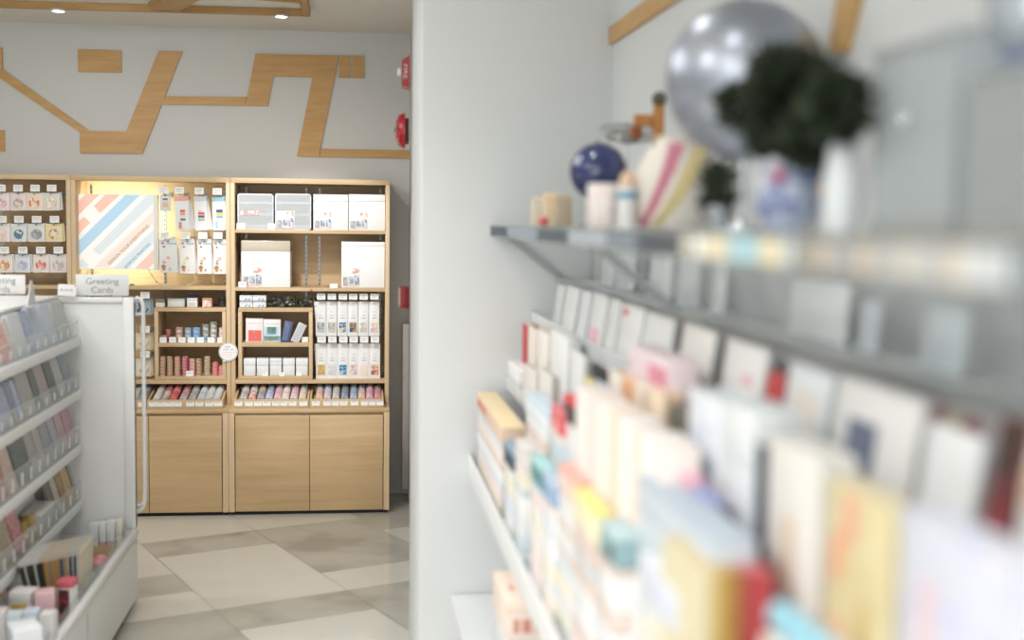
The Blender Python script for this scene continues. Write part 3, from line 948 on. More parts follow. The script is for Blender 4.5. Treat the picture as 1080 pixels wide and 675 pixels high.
# trays of wrapped rolls on the counter
def tray(px0, px1, label, ntags, slantx):
    Yf = 6.735
    a, b = X_(px0, 428, Yf), X_(px1, 428, Yf)
    w = b - a
    t = thing('slanted_tray', label, 'tray', ((a + b) / 2, Yf, Z_CT + .0006), group='oak trays on the counter')
    D = .26
    MB().box(-w / 2, w / 2, 0, .012, 0, .048, OAKH, bev=.0008).build('front_panel', t)
    for x in (-w / 2, w / 2 - .011):
        MB().prism([(x, .0124, 0), (x, D, 0), (x, D, .088), (x, .0124, .047)], (.011, 0, 0), OAKH).build('side_panel', t)
    MB().prism([(-w / 2 + .0115, .013, .0), (-w / 2 + .0115, D - .012, 0), (-w / 2 + .0115, D - .012, .05), (-w / 2 + .0115, .013, .012)], (w - .023, 0, 0), OAKH).build('sloping_bed', t)
    MB().box(-w / 2 + .0115, w / 2 - .0115, D - .0115, D, 0, .086, OAKH).build('back_panel', t)
    for u in ntags:
        x = -w / 2 + w * u
        MB().box(x - .021, x + .021, -.0012, -.0002, .013, .037, TAGW).box(x - .015, x + .012, -.0016, -.0011, .032, .034, INKG).build('price_tag', t)
    return t, (a + b) / 2, w, Yf


def bundle(x, y, z, rx, sx, r, L, m1, m2, label, cap, group):
    t = thing('wrapped_roll', label, 'paper roll', (x, y, z), (rad(rx), 0, rad(sx)), group=group)
    MB().lathe([(0, 0), (r * .6, 0), (r * .96, .0015), (r, .004), (r, L * .5)], m1, n=20, mx=Euler((rad(-90), 0, 0)).to_matrix().to_4x4()).build('lower_wrap', t)
    MB().lathe([(r, L * .5), (r, L - .006), (r * .9, L - .001), (r * .55, L), (0, L)], m2, n=20, mx=Euler((rad(-90), 0, 0)).to_matrix().to_4x4()).build('upper_wrap', t)
    MB().lathe([(0, -.001), (r * .4, -.001), (r * .4, .001), (0, .001)], mat(cap, .6), n=14, mx=Euler((rad(-90), 0, 0)).to_matrix().to_4x4()).build('core', t)


def fill_tray(T, rolls, where, slant):
    t, cx, w, Yf = T
    n = len(rolls)
    for k, (u, lo, hi, desc, cap) in enumerate(rolls):
        r = .0205 if n > 2 else .02
        x = cx - w / 2 + w * u
        bundle(x, Yf + .02, Z_CT + .0165 + r, 15, -slant, r, .21, lo, hi, '%s wrapped paper roll in the %s' % (desc, where), cap, 'paper rolls in the ' + where)


def P(*h):
    return pat(list(h), 60)


SOFT = .22
T1 = tray(155.2, 235.4, 'slanted oak tray of red and grey paper rolls', [.075, .185, .29, .4, .565, .685, .815, .93], 3)
fill_tray(T1, [(.105, mat('#d8d4cc', .4), mat('#dddbd6', .3), 'plain white', '#4a3030'), (.215, P('#c4b8a8', '#9a8c7c', '#d8ccc0'), P('#cf6870', '#d89490', '#b85864'), 'brown and rose', '#cfc4b8'), (.325, P('#d4504c', '#e06a5c', '#c0403c'), P('#e07068', '#d4504c', '#e8a098'), 'bright coral red', '#d4504c'), (.455, P('#c8a0a0', '#d8c4c0', '#b08488'), P('#d4525c', '#d87c84', '#c4b0ac'), 'crimson topped', '#cfa0a0'), (.575, P('#b0a8a0', '#c8c4c0', '#988c88'), P('#a8a4a0', '#c0bcb8'), 'dark grey', '#a89c98'), (.69, P('#c0c8d0', '#d4d8dc', '#a8b4c0'), P('#d8dadc', '#c8d0d8'), 'pale blue grey', '#c8ccd0'), (.795, P('#cccac6', '#bcbab6'), P('#d4d4d2', '#c4c4c2'), 'light silver', '#c4c0bc'), (.9, P('#c8c6c2', '#b8bcc0'), P('#c4c8cc', '#d4d4d4'), 'frosted end', '#c0bcb8')], 'red and grey tray', 3)
T0_ = tray(118, 153.6, 'slanted oak tray half hidden behind the white rack end', [.5, .9], 3)
fill_tray(T0_, [(.84, P('#7c8894', '#a4b0bc', '#5c6874'), P('#98a4b0', '#c0c8d0', '#6c7884'), 'slate blue', '#8c98a4'), (.6, P('#c8c4bc', '#b4b0a8'), P('#c8c8c4', '#b8b8b4'), 'beige', '#c0bcb0')], 'half hidden tray', 3)
T2_ = tray(246.6, 325.8, 'slanted oak tray of paper rolls, middle of the counter', [.06, .2, .32, .435, .56, .66, .78, .925], 2)
fill_tray(T2_, [(.115, P('#a8a8a4', '#c4c4c0', '#8c8c88'), P('#d0d2d2', '#c0c2c2'), 'grey first', '#b0b0ac'), (.23, P('#d47868', '#e0b0a0', '#c4c4c0'), P('#d8d6d2', '#c8c6c4'), 'white topped coral', '#d09080'), (.345, P('#8c8c90', '#a8a8ac', '#747478'), P('#d8b070', '#c8985c', '#a0a0a8'), 'amber topped grey', '#98989c'), (.455, P('#a8b4c8', '#c8d0dc', '#8c9cb4'), P('#8ca0c4', '#c0ccdc', '#6c80a8'), 'blue', '#a8b4c4'), (.57, P('#d8a0ac', '#e4c0c4', '#cc8898'), P('#d8a8b4', '#e0c0c8', '#c4b0b8'), 'rose pink', '#d8b0b4'), (.675, P('#dcd4c4', '#e4dcd0', '#e0b0a0'), mat('#ecebe9', .4), 'white capped cream', '#d8d0c4'), (.79, P('#d4b4bc', '#e0ccd0', '#c8a0ac'), P('#dca8b4', '#e4c4cc', '#d090a0'), 'soft pink', '#d4b8bc'), (.905, P('#d8c8a8', '#e0d4bc', '#d4a894'), P('#84a8cc', '#b8ccdc', '#d4c4a4'), 'blue topped cream', '#d4c8b0')], 'middle tray', 2)
T3_ = tray(326.4, 404.6, 'slanted oak tray of paper rolls at the right counter end', [.085, .24, .34, .46, .605, .745, .845, .945], 1)
fill_tray(T3_, [(.125, P('#dca878', '#e0c0a0', '#d88c80'), P('#7cb4d0', '#a8ccdc', '#d8a498'), 'blue and orange', '#d8b090'), (.235, P('#c8a8b8', '#dcc8d0', '#a0b8c8'), P('#84b0cc', '#b8a4b8', '#dcdcdc'), 'lilac and blue', '#ccb4c0'), (.35, P('#b8b0a8', '#d0ccc8', '#a49c94'), P('#c8c4c0', '#dcd8d4', '#b0a8a0'), 'taupe speckled', '#bcb4ac'), (.47, P('#6c7888', '#98a4b4', '#50606c'), P('#7c8894', '#a4b0b8', '#606c78'), 'dark slate', '#78848c'), (.59, P('#8898b8', '#b4c0d4', '#6c80a4'), P('#7890b4', '#b0bccc', '#98a8c0'), 'denim blue', '#8898b4'), (.7, P('#d0a890', '#dcc4b0', '#c48c84'), P('#5c70a0', '#8898b8', '#d4b8a0'), 'navy topped peach', '#c8a898'), (.81, P('#c88ca0', '#dcb4c0', '#b47488'), P('#d4a8b4', '#e0c8cc', '#c890a0'), 'mauve pink', '#c898a8'), (.92, P('#cc5c6c', '#d88c94', '#6c8478'), P('#5c6c60', '#788478', '#d07880'), 'red and dark green', '#b86870')], 'right end tray', 1)

SOFT = 0.
# round speech-bubble sign on the post
p = at(240.8, 371, 1, YU - .004)
t = thing('bubble_sign', 'round white speech bubble sign hanging on the cabinet post', 'sign', (p.x, YU - .0035, p.z))
R = .0515
MB().cyl((0, 0, 0), (0, -.003, 0), R, mat('#c6c5c0', .5), n=40).prism([(-.03, 0, -.036), (-.026, 0, -.056), (.0, 0, -.048)], (0, -.0029, 0), mat('#e6e4df', .5)).build('board', t)
MB().cyl((0, -.0032, 0), (0, -.0036, 0), R * .86, mat('#efeeec', .6), n=40).build('face', t)
mb = MB()
for u, v, w_, c in [(0, .026, .034, '#8f98c4'), (-.012, .012, .03, '#8f98c4'), (.022, .012, .02, '#b0a4cc'), (-.006, -.003, .05, '#ecc4b8'), (.034, -.002, .008, '#d08080'), (-.004, -.016, .052, '#ecc8bc'), (.002, -.028, .034, '#ecccc0')]:
    k = int(w_ / .005)
    for i in range(k):
        x = u - w_ / 2 + .005 * i
        mb.box(x, x + .0036, -.0042, -.0036, v - .0018 + .0012 * ((i * 7) % 3 - 1), v + .0022 + .0010 * ((i * 5) % 3 - 1), mat(c, .6))
mb.build('handwriting', t)

# ------------------------------------------------------------------ partition: fire alarm devices on its left side
XP = .1985
RED = mat('#93141a', .35)
p = at(432, 77, 0, XP)
t = thing('alarm_strobe', 'red fire alarm strobe with clear lens, topmost on the partition', 'fire alarm', (XP - .0005, p.y, p.z), group='fire devices on the partition')
h = .062
MB().prism([(0, -.05, -h), (0, -.05, h), (-.028, -.04, h - .018), (-.028, -.04, -h + .012)], (0, .1, 0), RED).build('housing', t)
MB().box(-.046, -.0285, -.012, .012, -.012, .016, mat('#e4e4e4', .2), bev=.004).build('lens', t)
text_mesh('lettering', 'FIRE', .03, mat('#e8d8d8', .5), t, (-.014, -.0462, 0), Euler((rad(90), rad(90), 0)))
p = at(431, 138, 0, XP)
t = thing('alarm_bell', 'red domed fire alarm bell between the strobe and call point', 'fire alarm', (XP - .0005, p.y, p.z), group='fire devices on the partition')
mxr = Euler((0, rad(-90), 0)).to_matrix().to_4x4()
MB().box(-.014, 0, -.045, .045, -.05, .045, mat('#4c3a2a', .6), bev=.003).build('back_box', t)
MB().lathe([(0, .0145), (.068, .0145), (.067, .024), (.058, .038), (.036, .048), (0, .05)], mat('#a82028', .22), n=32, mx=mxr).build('gong', t)
MB().lathe([(0, .0505), (.009, .0505), (.009, .055), (0, .056)], STEEL, n=12, mx=mxr).build('bolt', t)
p = at(431, 313.5, 0, XP)
t = thing('call_point', 'dark red square fire call point, lowest on the partition', 'fire alarm', (XP - .0005, p.y, p.z), group='fire devices on the partition')
MB().box(-.033, 0, -.04, .04, -.041, .041, mat('#84161c', .4), bev=.003).build('housing', t)
MB().box(-.0365, -.0335, -.032, .032, -.036, .036, mat('#d8c0a8', .4), bev=.001).build('cover_plate', t)

# white fittings behind the partition, at the end of the back wall
struct('trim_5', MB().box(.262, .2995, 7.10, 7.2195, .05, 1.0, mat('#d4d2cc', .6), bev=.003))


# ------------------------------------------------------------------ left: white greeting card rack
RX0, RX1, RY0, RY1 = -1.76, -.89, 2.6, 5.185
LIP = -1.10
SPX = -1.185
ZTOP = at(100, 313.5, 1, RY1).z
RWM = mat('#dcdcda', .4, var=.01)
rack = thing('card_rack', 'white card rack with clear tiers of cards on the left of the aisle', 'display rack', ((RX0 + RX1) / 2, (RY0 + RY1) / 2, 0))
rx, ry = (RX0 + RX1) / 2, (RY0 + RY1) / 2


def rbox(x0, x1, y0, y1, z0, z1):
    return (x0 - rx, x1 - rx, y0 - ry, y1 - ry, z0, z1)


MB().box(*rbox(RX0, RX1, RY1, RY1 + .022, .012, ZTOP - .02), RWM).build('end_panel', rack)
MB().box(*rbox(RX1 - .042, RX1, RY1 - .008, RY1 + .03, .318, ZTOP), METALW, bev=.003).box(*rbox(SPX, RX1 - .042, RY1 - .008, RY1 + .03, ZTOP - .022, ZTOP), METALW, bev=.003).build('end_frame', rack)
MB().box(*rbox(SPX - .03, SPX, RY0, RY1 - .001, .2, ZTOP - .012), RWM).build('spine_panel', rack)
MB().box(*rbox(RX0, SPX + .004, RY0, RY1 - .009, ZTOP - .0115, ZTOP + .006), METALW, bev=.002).build('top_cap', rack)
MB().box(*rbox(RX0 + .02, RX1, RY0, RY1, .03, .2), RWM).box(*rbox(RX1 - .016, RX1, RY0, RY1, .2005, .29), RWM).box(*rbox(SPX, RX1, RY1 - .012, RY1 - .0005, .2005, .3), RWM).build('base_cabinet', rack)
MB().box(*rbox(RX1 - .0005, RX1 + .0012, 4.24, 4.243, .035, .27), mat('#9a9a98', .5)).build('panel_seam', rack)
MB().box(*rbox(RX0 + .05, RX1 - .02, RY0 + .02, RY1 - .02, 0, .0295), BLACKG).build('plinth', rack)
MB().box(*rbox(RX1 - .02, RX1 + .008, RY0, RY1, .29, .316), METALW, bev=.004).box(*rbox(RX1 - .012, RX1 + .004, RY0, RY1, .262, .28), METALW, bev=.003).build('bin_rail', rack)
MB().box(*rbox(RX1 - .014, RX1 - .011, RY0, RY1 - .02, .3165, .352), clear('bin_lip', '#d9dddc', .14)).build('bin_lip', rack)
tub = [(-.90, ZTOP - .02), (-.885, ZTOP - .004), (-.868, ZTOP - .012), (-.862, ZTOP - .04), (-.862, .46), (-.864, .42), (-.872, .392), (-.885, .375), (-.90, .37)]
MB().tube([(x - rx, RY1 + .05 - ry, z) for x, z in tub], .0085, METALW, n=12).build('side_rail', rack)
MB().cyl((-.896 - rx, RY1 + .036 - ry, .405), (-.868 - rx, RY1 + .05 - ry, .405), .008, CHROME).build('rail_bracket', rack)
MB().cyl((-.896 - rx, RY1 + .036 - ry, 1.19), (-.868 - rx, RY1 + .05 - ry, 1.19), .007, METALW).build('rail_bracket', rack)

TZ = [(1.110, 1.170), (.898, .956), (.678, .752), (.452, .524)]
ACR = clear('tier_acrylic', '#dfe2e2', .16)
for zb0, zt0 in TZ:
    MB().box(*rbox(SPX + .0005, LIP + .004, RY0, RY1 - .0135, zb0 - .042, zb0 - .004), RWM, bev=.002).build('tier_shelf', rack)
    mb = MB().box(*rbox(LIP, LIP + .003, RY0, RY1 - .04, zb0 - .0035, zt0), ACR)
    mb.box(*rbox(SPX + .002, LIP, RY0, RY1 - .04, zb0 - .0035, zb0), ACR)
    mb.box(*rbox(LIP + .0005, LIP + .0036, RY0, RY1 - .04, zt0 + .0002, zt0 + .003), mat('#aeb2b2', .2))
    mb.build('tier_lip', rack)
    y = RY1 - .12
    while y > 3.7:
        MB().box(*rbox(LIP + .0036, LIP + .0046, y - .010, y + .010, zb0 + .014, zt0 - .018), mat('#dcdcda', .6)).build('price_ticket', rack)
        y -= .115


def card(label, cat, x, y, z, w, h, face, tilt, body, art=None, env=None, group=None, d=.004, name='greeting_card', art_box=(.14, .86, .3, .86), lines=True):
    """one upright card: folded body, printed front, envelope behind; face +1 looks to +x"""
    t = thing(name, label, cat, (x, y, z), (0, rad(-tilt) if face > 0 else rad(tilt), 0), group=group)
    f = -face
    a, b = sorted((0, f * d))
    leaf = MB().box(a, b, -w / 2, w / 2, 0, h, body, bev=.0006).build('card', t)
    if env is not None:
        a, b = sorted((f * (d + .0006), f * (d + .003)))
        MB().box(a, b, -w / 2 + .002, w / 2 - .002, 0, h * .985, env).build('envelope', t)
    mb = MB()
    if art is not None:
        a, b = sorted((face * .0002, face * .0009))
        mb.box(a, b, -w / 2 + w * art_box[0], -w / 2 + w * art_box[1], h * art_box[2], h * art_box[3], art)
    if lines:
        a, b = sorted((face * .0002, face * .0008))
        mb.box(a, b, -w * .25, w * .25, h * .12, h * .135, INKG).box(a, b, -w * .18, w * .18, h * .17, h * .185, INKG)
    if art is not None or lines:
        mb.build('print', leaf)
    return t


def lcard(tier, px0, px1, py, desc, body, inks, env='#d8d4cc', n=1, dx=0., where=None, scale=70):
    zb0 = TZ[tier][0]
    X = LIP - .014 + dx
    a, b = at(px0, py + 20, 0, X - .02), at(px1, py + 20, 0, X - .02)
    w = max(.02, b.y - a.y) - .004
    h = (at((px0 + px1) / 2, py, 0, X - .03).z - zb0 - .001) / math.cos(rad(16))
    tn = ['top', 'second', 'third', 'lowest'][tier]
    lb = '%s standing on the %s tier of the left rack' % (desc, tn)
    for k in range(n):
        if k == 0:
            t = card(lb, 'greeting card', X, (a.y + b.y) / 2, zb0 + .0012, w, h, 1, 16, mat(body, .45, coat=.2), pat(inks, scale, 'noise'), mat(env, .7), 'cards on the %s tier of the left rack' % tn, lines=False, art_box=(.03, .97, .1, .97))
        else:
            dup(t, (X - .0105 * k, (a.y + b.y) / 2 + random.uniform(-.003, .003), zb0 + .0012), '%s, %s behind the front one, %s tier' % (desc, ['', 'directly', 'second'][k], tn), 'cards on the %s tier of the left rack' % tn)


SOFT = .3
lcard(0, 58, 71, 317, 'grey card with ochre and blue edge', '#b9b8b2', ['#b4b2ac', '#a4b0bc', '#c4bca8', '#8fa0b8'], n=2)
lcard(0, 46, 57, 320, 'sky blue and grey card', '#a9b8c6', ['#84a8cc', '#b4bcc4', '#a8b8cc', '#c0bcb4'], n=2)
lcard(0, 34, 45.5, 323, 'pale blue streaked card', '#b0bcc8', ['#9cb4d0', '#bcc0c4', '#8ca8cc', '#b4b8bc'], n=2)
lcard(0, 26.5, 33.5, 327, 'dark navy edged card', '#5c6a88', ['#54648c', '#a4b0c4', '#6c7ca4'], n=1)
lcard(0, 13, 26, 330, 'light grey blue card', '#b8bec4', ['#b0bcc8', '#c4c8c8', '#b8b8b4', '#a8b4c0'], n=2)
lcard(0, 7, 12.5, 335, 'cream and green speckled card', '#c4c0b4', ['#c8c4b8', '#98a8a0', '#d4b8a8'], n=1)
lcard(0, -6, 6.5, 338, 'bright red patterned card', '#c9484a', ['#cc4448', '#d87c74', '#b8a898', '#c8383c'], n=2, scale=40)
lcard(1, 66, 72, 373, 'slate blue card nearest the end panel', '#7c8ca4', ['#7488ac', '#a0a4a8', '#6c80a4'], n=1)
lcard(1, 57.5, 65.5, 377, 'plain warm grey card', '#b4b2ac', ['#b4b0aa', '#bcbab4', '#acaaa4'], n=2)
lcard(1, 50, 57, 379, 'dark forest green card', '#364034', ['#2c382c', '#4c5848', '#384438'], n=1)
lcard(1, 39.5, 49.5, 384, 'grey card with pink spot', '#98968f', ['#94928c', '#8a8a88', '#b4888c', '#a09c94'], n=2)
lcard(1, 34, 39, 389, 'charcoal green card', '#444a40', ['#3c4438', '#5c6054', '#444c40'], n=1)
lcard(1, 20, 33.5, 392, 'mottled stone grey card', '#a3a19a', ['#a09e98', '#b0aea6', '#94948e', '#a8a8a4'], n=2)
lcard(1, 14.5, 19.5, 399, 'blue and white streaked card', '#9cb0d0', ['#6c8cc8', '#c8d4e4', '#88a4d4'], n=1)
lcard(1, 9, 14, 401, 'tan and navy card', '#9c9484', ['#c89858', '#7c88a4', '#6c7ca0'], n=1)
lcard(1, -6, 8.5, 408, 'cobalt blue and white card', '#8898bc', ['#5c74b4', '#b0b8c4', '#7088bc', '#c4c8cc'], n=2)
lcard(2, 68.5, 75.5, 424, 'rose pink card nearest the end panel', '#c8909a', ['#c8889a', '#d0a4a8', '#c4848c'], n=2)
lcard(2, 61, 68, 430, 'pink card with pale edge', '#c89ca0', ['#c890a0', '#c8b0ac', '#c09098'], n=1)
lcard(2, 54, 60.5, 434, 'blue grey card beside the pink ones', '#a4aaae', ['#9ca4ac', '#a8b0b8', '#b0b0ac'], n=2)
lcard(2, 45.5, 53.5, 440, 'silver grey card with navy edge', '#a6a8a6', ['#a8aaa8', '#9c9e9e', '#8890a0'], n=1)
lcard(2, 38, 45, 447, 'pale stone card', '#b2b0a8', ['#b4b2aa', '#a8a69e', '#b8b6b0'], n=1)
lcard(2, 29.5, 37.5, 452, 'smoke grey card', '#a3a39c', ['#a0a098', '#b0aea8', '#98968f'], n=1)
lcard(2, 14, 29, 458, 'deep green fir card', '#354036', ['#2c382e', '#46564a', '#3c4a54', '#5c665c'], n=2, scale=45)
lcard(2, 3.5, 13, 468, 'cream card with red marks', '#d9c8b8', ['#d8ccbc', '#dcb0a0', '#d8c8b4', '#c87870'], n=2)
lcard(2, -6, 3, 473, 'red card at the near end', '#b8484c', ['#b84448', '#c8a890', '#a43c40'], n=1)
lcard(3, 75, 81, 472, 'slim grey card nearest the end panel', '#a4a4a0', ['#a0a09c', '#8c8e8e', '#b4b4b0'], n=1)
lcard(3, 67, 74, 478, 'golden kraft card', '#c49a54', ['#c49850', '#cca868', '#b88c48'], n=1)
lcard(3, 62, 66.5, 482, 'brown kraft card', '#98743c', ['#94703c', '#a88048', '#8c6834'], n=1)
lcard(3, 56.5, 61.5, 488, 'beige speckled card', '#b8b0a0', ['#b4ac9c', '#c0b8ac', '#a49c90'], n=1)
lcard(3, 50.5, 56, 492, 'dark brown slab painted as gap shade', '#4c3c2c', ['#443424', '#5c4834', '#4c3c2c'], n=1)  # brown slab paints the dark gap between the cards
lcard(3, 11.5, 22, 533, 'crimson card', '#b43c48', ['#b43444', '#c87078', '#b84c54', '#d8b4b0'], n=2)
lcard(3, -6, 11, 537, 'brown and cream card', '#8c7450', ['#8c7048', '#b8a890', '#786040', '#c8bca8'], n=2)
SOFT = 0.
# white carton and rolled kraft sheets on the lowest tier
a, b = at(40, 540, 0, LIP - .01), at(56, 525, 0, LIP - .01)
zz = TZ[3][0] + .0008
yw = b.y - a.y
t = thing('white_carton', 'white carton lying on the lowest tier of the left rack', 'box', (LIP - .036, (a.y + b.y) / 2, zz))
MB().box(-.034, .034, -yw / 2, yw / 2, 0, .062, mat('#b9b7b1', .5), bev=.002).build('body', t)
MB().box(-.0345, .0345, -yw / 2 - .0005, yw / 2 + .0005, .0624, .083, mat('#c4c2bc', .45), bev=.002).build('lid', t)
MB().box(.0346, .0354, -.02, .03, .012, .05, mat('#8c949c', .5)).build('label', t)
for px, r, lb, c in [(33.5, .022, 'curled kraft paper roll on the lowest tier beside the carton', '#c2a468'), (25.5, .02, 'curled tan paper roll on the lowest tier beside the crimson card', '#b49458')]:
    q = at(px, 545, 0, LIP - .03)
    t = thing('paper_roll', lb, 'paper roll', (LIP - .033, q.y, zz), (0, rad(-6), 0), group='paper rolls on the lowest tier')
    h = .085
    MB().lathe([(r * .8, 0), (r, 0), (r, h), (r * .8, h), (r * .8, 0)], mat(c, .7), n=20).build('sheet', t)
    MB().lathe([(r * 1.0, h * .3), (r * 1.04, h * .3), (r * 1.04, h * .5), (r * 1.0, h * .5)], mat('#d8d0c0', .6), n=20).build('band', t)

# signs standing on the rack
SGW = mat('#d3d2d0', .5)
for px0, px1, lab in [(79.6, 135.4, 'white sign reading Greeting Cards on the rack top near the end panel edge'), (-27.5, 28, 'white sign reading Greeting Cards, cut by the left edge of the photo')]:
    a, b = at(px0, 311.5, 1, RY1 - .004), at(px1, 311.5, 1, RY1 - .004)
    zt_ = at((px0 + px1) / 2, 289.5, 1, RY1).z
    w = b.x - a.x
    z0 = ZTOP + (.0005 if px0 > 0 else .0065)
    t = thing('card_sign', lab, 'sign', ((a.x + b.x) / 2, RY1 + (.004 if px0 > 0 else -.02), z0), group='greeting card signs')
    hh = zt_ - z0
    MB().box(-w / 2, w / 2, 0, .002, .006, hh, SGW, bev=.0006).build('board', t)
    MB().box(-w * .42, -w * .3, -.006, .01, 0, .006, STEEL).box(w * .18, w * .36, -.006, .01, 0, .006, STEEL).build('clip_foot', t)
    text_mesh('lettering', 'Greeting\nCards', .036, mat('#8e908f', .7), t, (.0, -.0008, hh * .5), Euler((rad(90), 0, 0)), spacing=.98)
a, b = at(61.5, 311, 1, RY1 - .01), at(80.5, 311, 1, RY1 - .01)
w = b.x - a.x
t = thing('leaflet_sign', 'small white sign with grey script beside the Greeting Cards sign', 'sign', ((a.x + b.x) / 2 + .002, RY1 - .03, ZTOP + .0065), (0, rad(3), 0))
MB().box(-w / 2, w / 2, 0, .0015, 0, .046, mat('#e2e1df', .5)).build('board', t)
mb = MB().box(-w * .46, -w * .4, -.0008, -.0001, .0405, .043, mat('#d05058', .6)).box(w * .4, w * .47, -.0008, -.0001, .039, .043, mat('#d05058', .6))
for i in range(9):
    mb.box(-w * .42 + i * w * .085, -w * .36 + i * w * .085, -.0008, -.0001, .019 + .002 * (i % 2), .026 + .003 * ((i * 5) % 3 - 1), mat('#a0a2a2', .6))
mb.build('script', t)
q = at(33, 322.5, 2, ZTOP + .006)
t = thing('sign_holder', 'thin grey clear fin standing on the rack top left of the small sign', 'sign holder', (q.x, q.y, ZTOP + .0065))
MB().prism([(-.001, -.06, 0), (-.001, .06, 0), (-.001, .02, .085), (-.001, -.005, .088)], (.003, 0, 0), mat('#b4b6b2', .25)).build('fin', t)
MB().box(-.012, .014, -.06, .06, -.0002, .003, mat('#c4c6c4', .25)).build('foot', t)

# base bin: a fanned row of envelopes
ORD = ['first', 'second', 'third', 'fourth', 'fifth', 'sixth', 'seventh', 'eighth', 'ninth', 'tenth', 'eleventh', 'twelfth', 'thirteenth', 'fourteenth', 'fifteenth', 'sixteenth', 'seventeenth', 'eighteenth', 'nineteenth', 'twentieth', 'twenty-first', 'twenty-second', 'twenty-third', 'twenty-fourth', 'twenty-fifth', 'twenty-sixth']
seq = ['g', 'g', 'w', 'g', 'k', 'g', 'w', 'g', 'k', 'g', 'o', 'o', 's', 'o', 'o', 'o', 's', 'g', 's', 'o', 'b', 'g', 'b', 'g', 'b', 'c']
CC = {'g': ('#363c33', 'dark green'), 'k': ('#3c3a36', 'near black'), 'w': ('#c8c8c4', 'white'), 'o': ('#bb9250', 'kraft'), 's': ('#8a8b88', 'grey'), 'b': ('#39424a', 'blue black'), 'c': ('#c4b8a4', 'cream')}
ne = len(seq)
for i, s in enumerate(seq):
    f = i / (ne - 1)
    xb_ = -1.028 + .106 * f
    tilt = 13 * (1 - f) ** 1.1
    h = .262
    c, nm = CC[s]
    t = thing('envelope', '%s envelope with pale card, %s from the left of the fanned row' % (nm, ORD[i]), 'envelope', (xb_, 4.28 + .12 * f, .2008 + .004), (0, rad(-tilt), 0), group='fanned envelopes in the rack base')
    hb = h * (.62 if s == 'b' else .93)
    MB().box(-.0017, .0017, -.13, .09, 0, hb, mat(c, .65)).build('sleeve', t)
    MB().box(-.0012, .0012, -.126, .09, hb + .0002, h, mat('#c9cdd0' if s in 'b' else ('#dcdad6' if f < .3 else '#d9ccb8'), .6)).build('card', t)
bx = thing('card_divider_box', 'clear box holding the fanned envelopes in the rack base', 'box', (-.9935, 4.43, .2006))
MB().box(-.07, .085, -.27, .145, 0, .003, ACR).box(.083, .086, -.17, .145, .003, .16, ACR).box(-.07, .083, .1455, .148, .003, .1, ACR).build('body', bx)
MB().box(.0862, .0868, -.02, .05, .06, .10, mat('#d4ccc0', .5)).build('label', bx)


def bin_box(px0, px1, py_top, py_bot, d, body, lid, label, yaw=0., lidf=.3, name='gift_box', art=None, z0=.2008, tilt=0.):
    """small carton in the base bin, its near lower edge at the given pixels"""
    a, b = at(px0, py_bot, 2, z0), at(px1, py_bot, 2, z0)
    w = max(.02, (b - a).length)
    c = (a + b) / 2
    z1 = at((px0 + px1) / 2, py_top, 1, c.y).z
    h = max(.02, z1 - z0)
    t = thing(name, label, 'box', (c.x, c.y, z0), (rad(tilt), 0, rad(yaw)), group='small cartons in the rack base')
    MB().box(-w / 2, w / 2, 0, d, 0, h * (1 - lidf), body, bev=.002).build('body', t)
    MB().box(-w / 2 - .0004, w / 2 + .0004, -.0004, d + .0004, h * (1 - lidf) + .0004, h, lid, bev=.002).build('lid', t)
    if art is not None:
        MB().box(-w * .38, w * .38, -.0012, -.0006, h * .08, h * (1 - lidf) - .004, art).build('label', t)
    return t


CW = mat('#d6d4d0', .5)
bin_box(60, 76, 613, 676, .06, CW, mat('#c8606c', .5), 'white carton with rose red top beside the fanned envelopes', -10, .12, art=pat(['#4c2c2c', '#5c2c30', '#a04048'], 80))
bin_box(38, 58, 626, 690, .07, mat('#d8c4c2', .5), mat('#dcb4b8', .5), 'pink and white carton in front of the fanned envelopes', 12, .4, art=pat(['#d88c94', '#dcd4d0', '#c8788c'], 60))
bin_box(10, 33, 625, 690, .07, mat('#d2cec4', .5), mat('#dad8d4', .5), 'white carton with a yellow label in the rack base', -6, .16, art=pat(['#c8ac58', '#c09c54', '#d0bc70'], 60))
bin_box(-8, 8, 612, 676, .08, mat('#cfc9c4', .5), mat('#dcbfb4', .5), 'white carton with peach lid at the left edge of the base', 8, .3)
bin_box(8, 23, 648, 718, .05, mat('#b8c4cc', .5), mat('#c8d0d4', .5), 'pale blue carton in the near row of the base', 4, .25, art=pat(['#9cb0bc', '#c8d0d4', '#b0bcc4'], 70))
bin_box(25, 40, 645, 718, .05, mat('#b4c0d0', .5), mat('#c4ccd8', .5), 'blue grey carton in the near row of the base', 0, .3, art=pat(['#9cacc0', '#ccd4dc', '#acb8c8'], 70))
bin_box(42, 56, 648, 718, .05, mat('#c4c4c4', .5), mat('#d8d6d4', .5), 'light grey carton in the near row of the base', -6, .3)
bin_box(-12, 6, 645, 718, .05, mat('#c8a0a0', .5), mat('#d8d0cc', .5), 'white carton with pink sides cut by the left edge', 0, .5)
t = bin_box(16, 46, 664, 760, .1, mat('#d0d4d8', .5), mat('#dcdedf', .5), 'flat white and blue box nearest the viewer in the base', 25, .3, art=pat(['#b45c64', '#8cb0cc', '#dcdcdc'], 50))
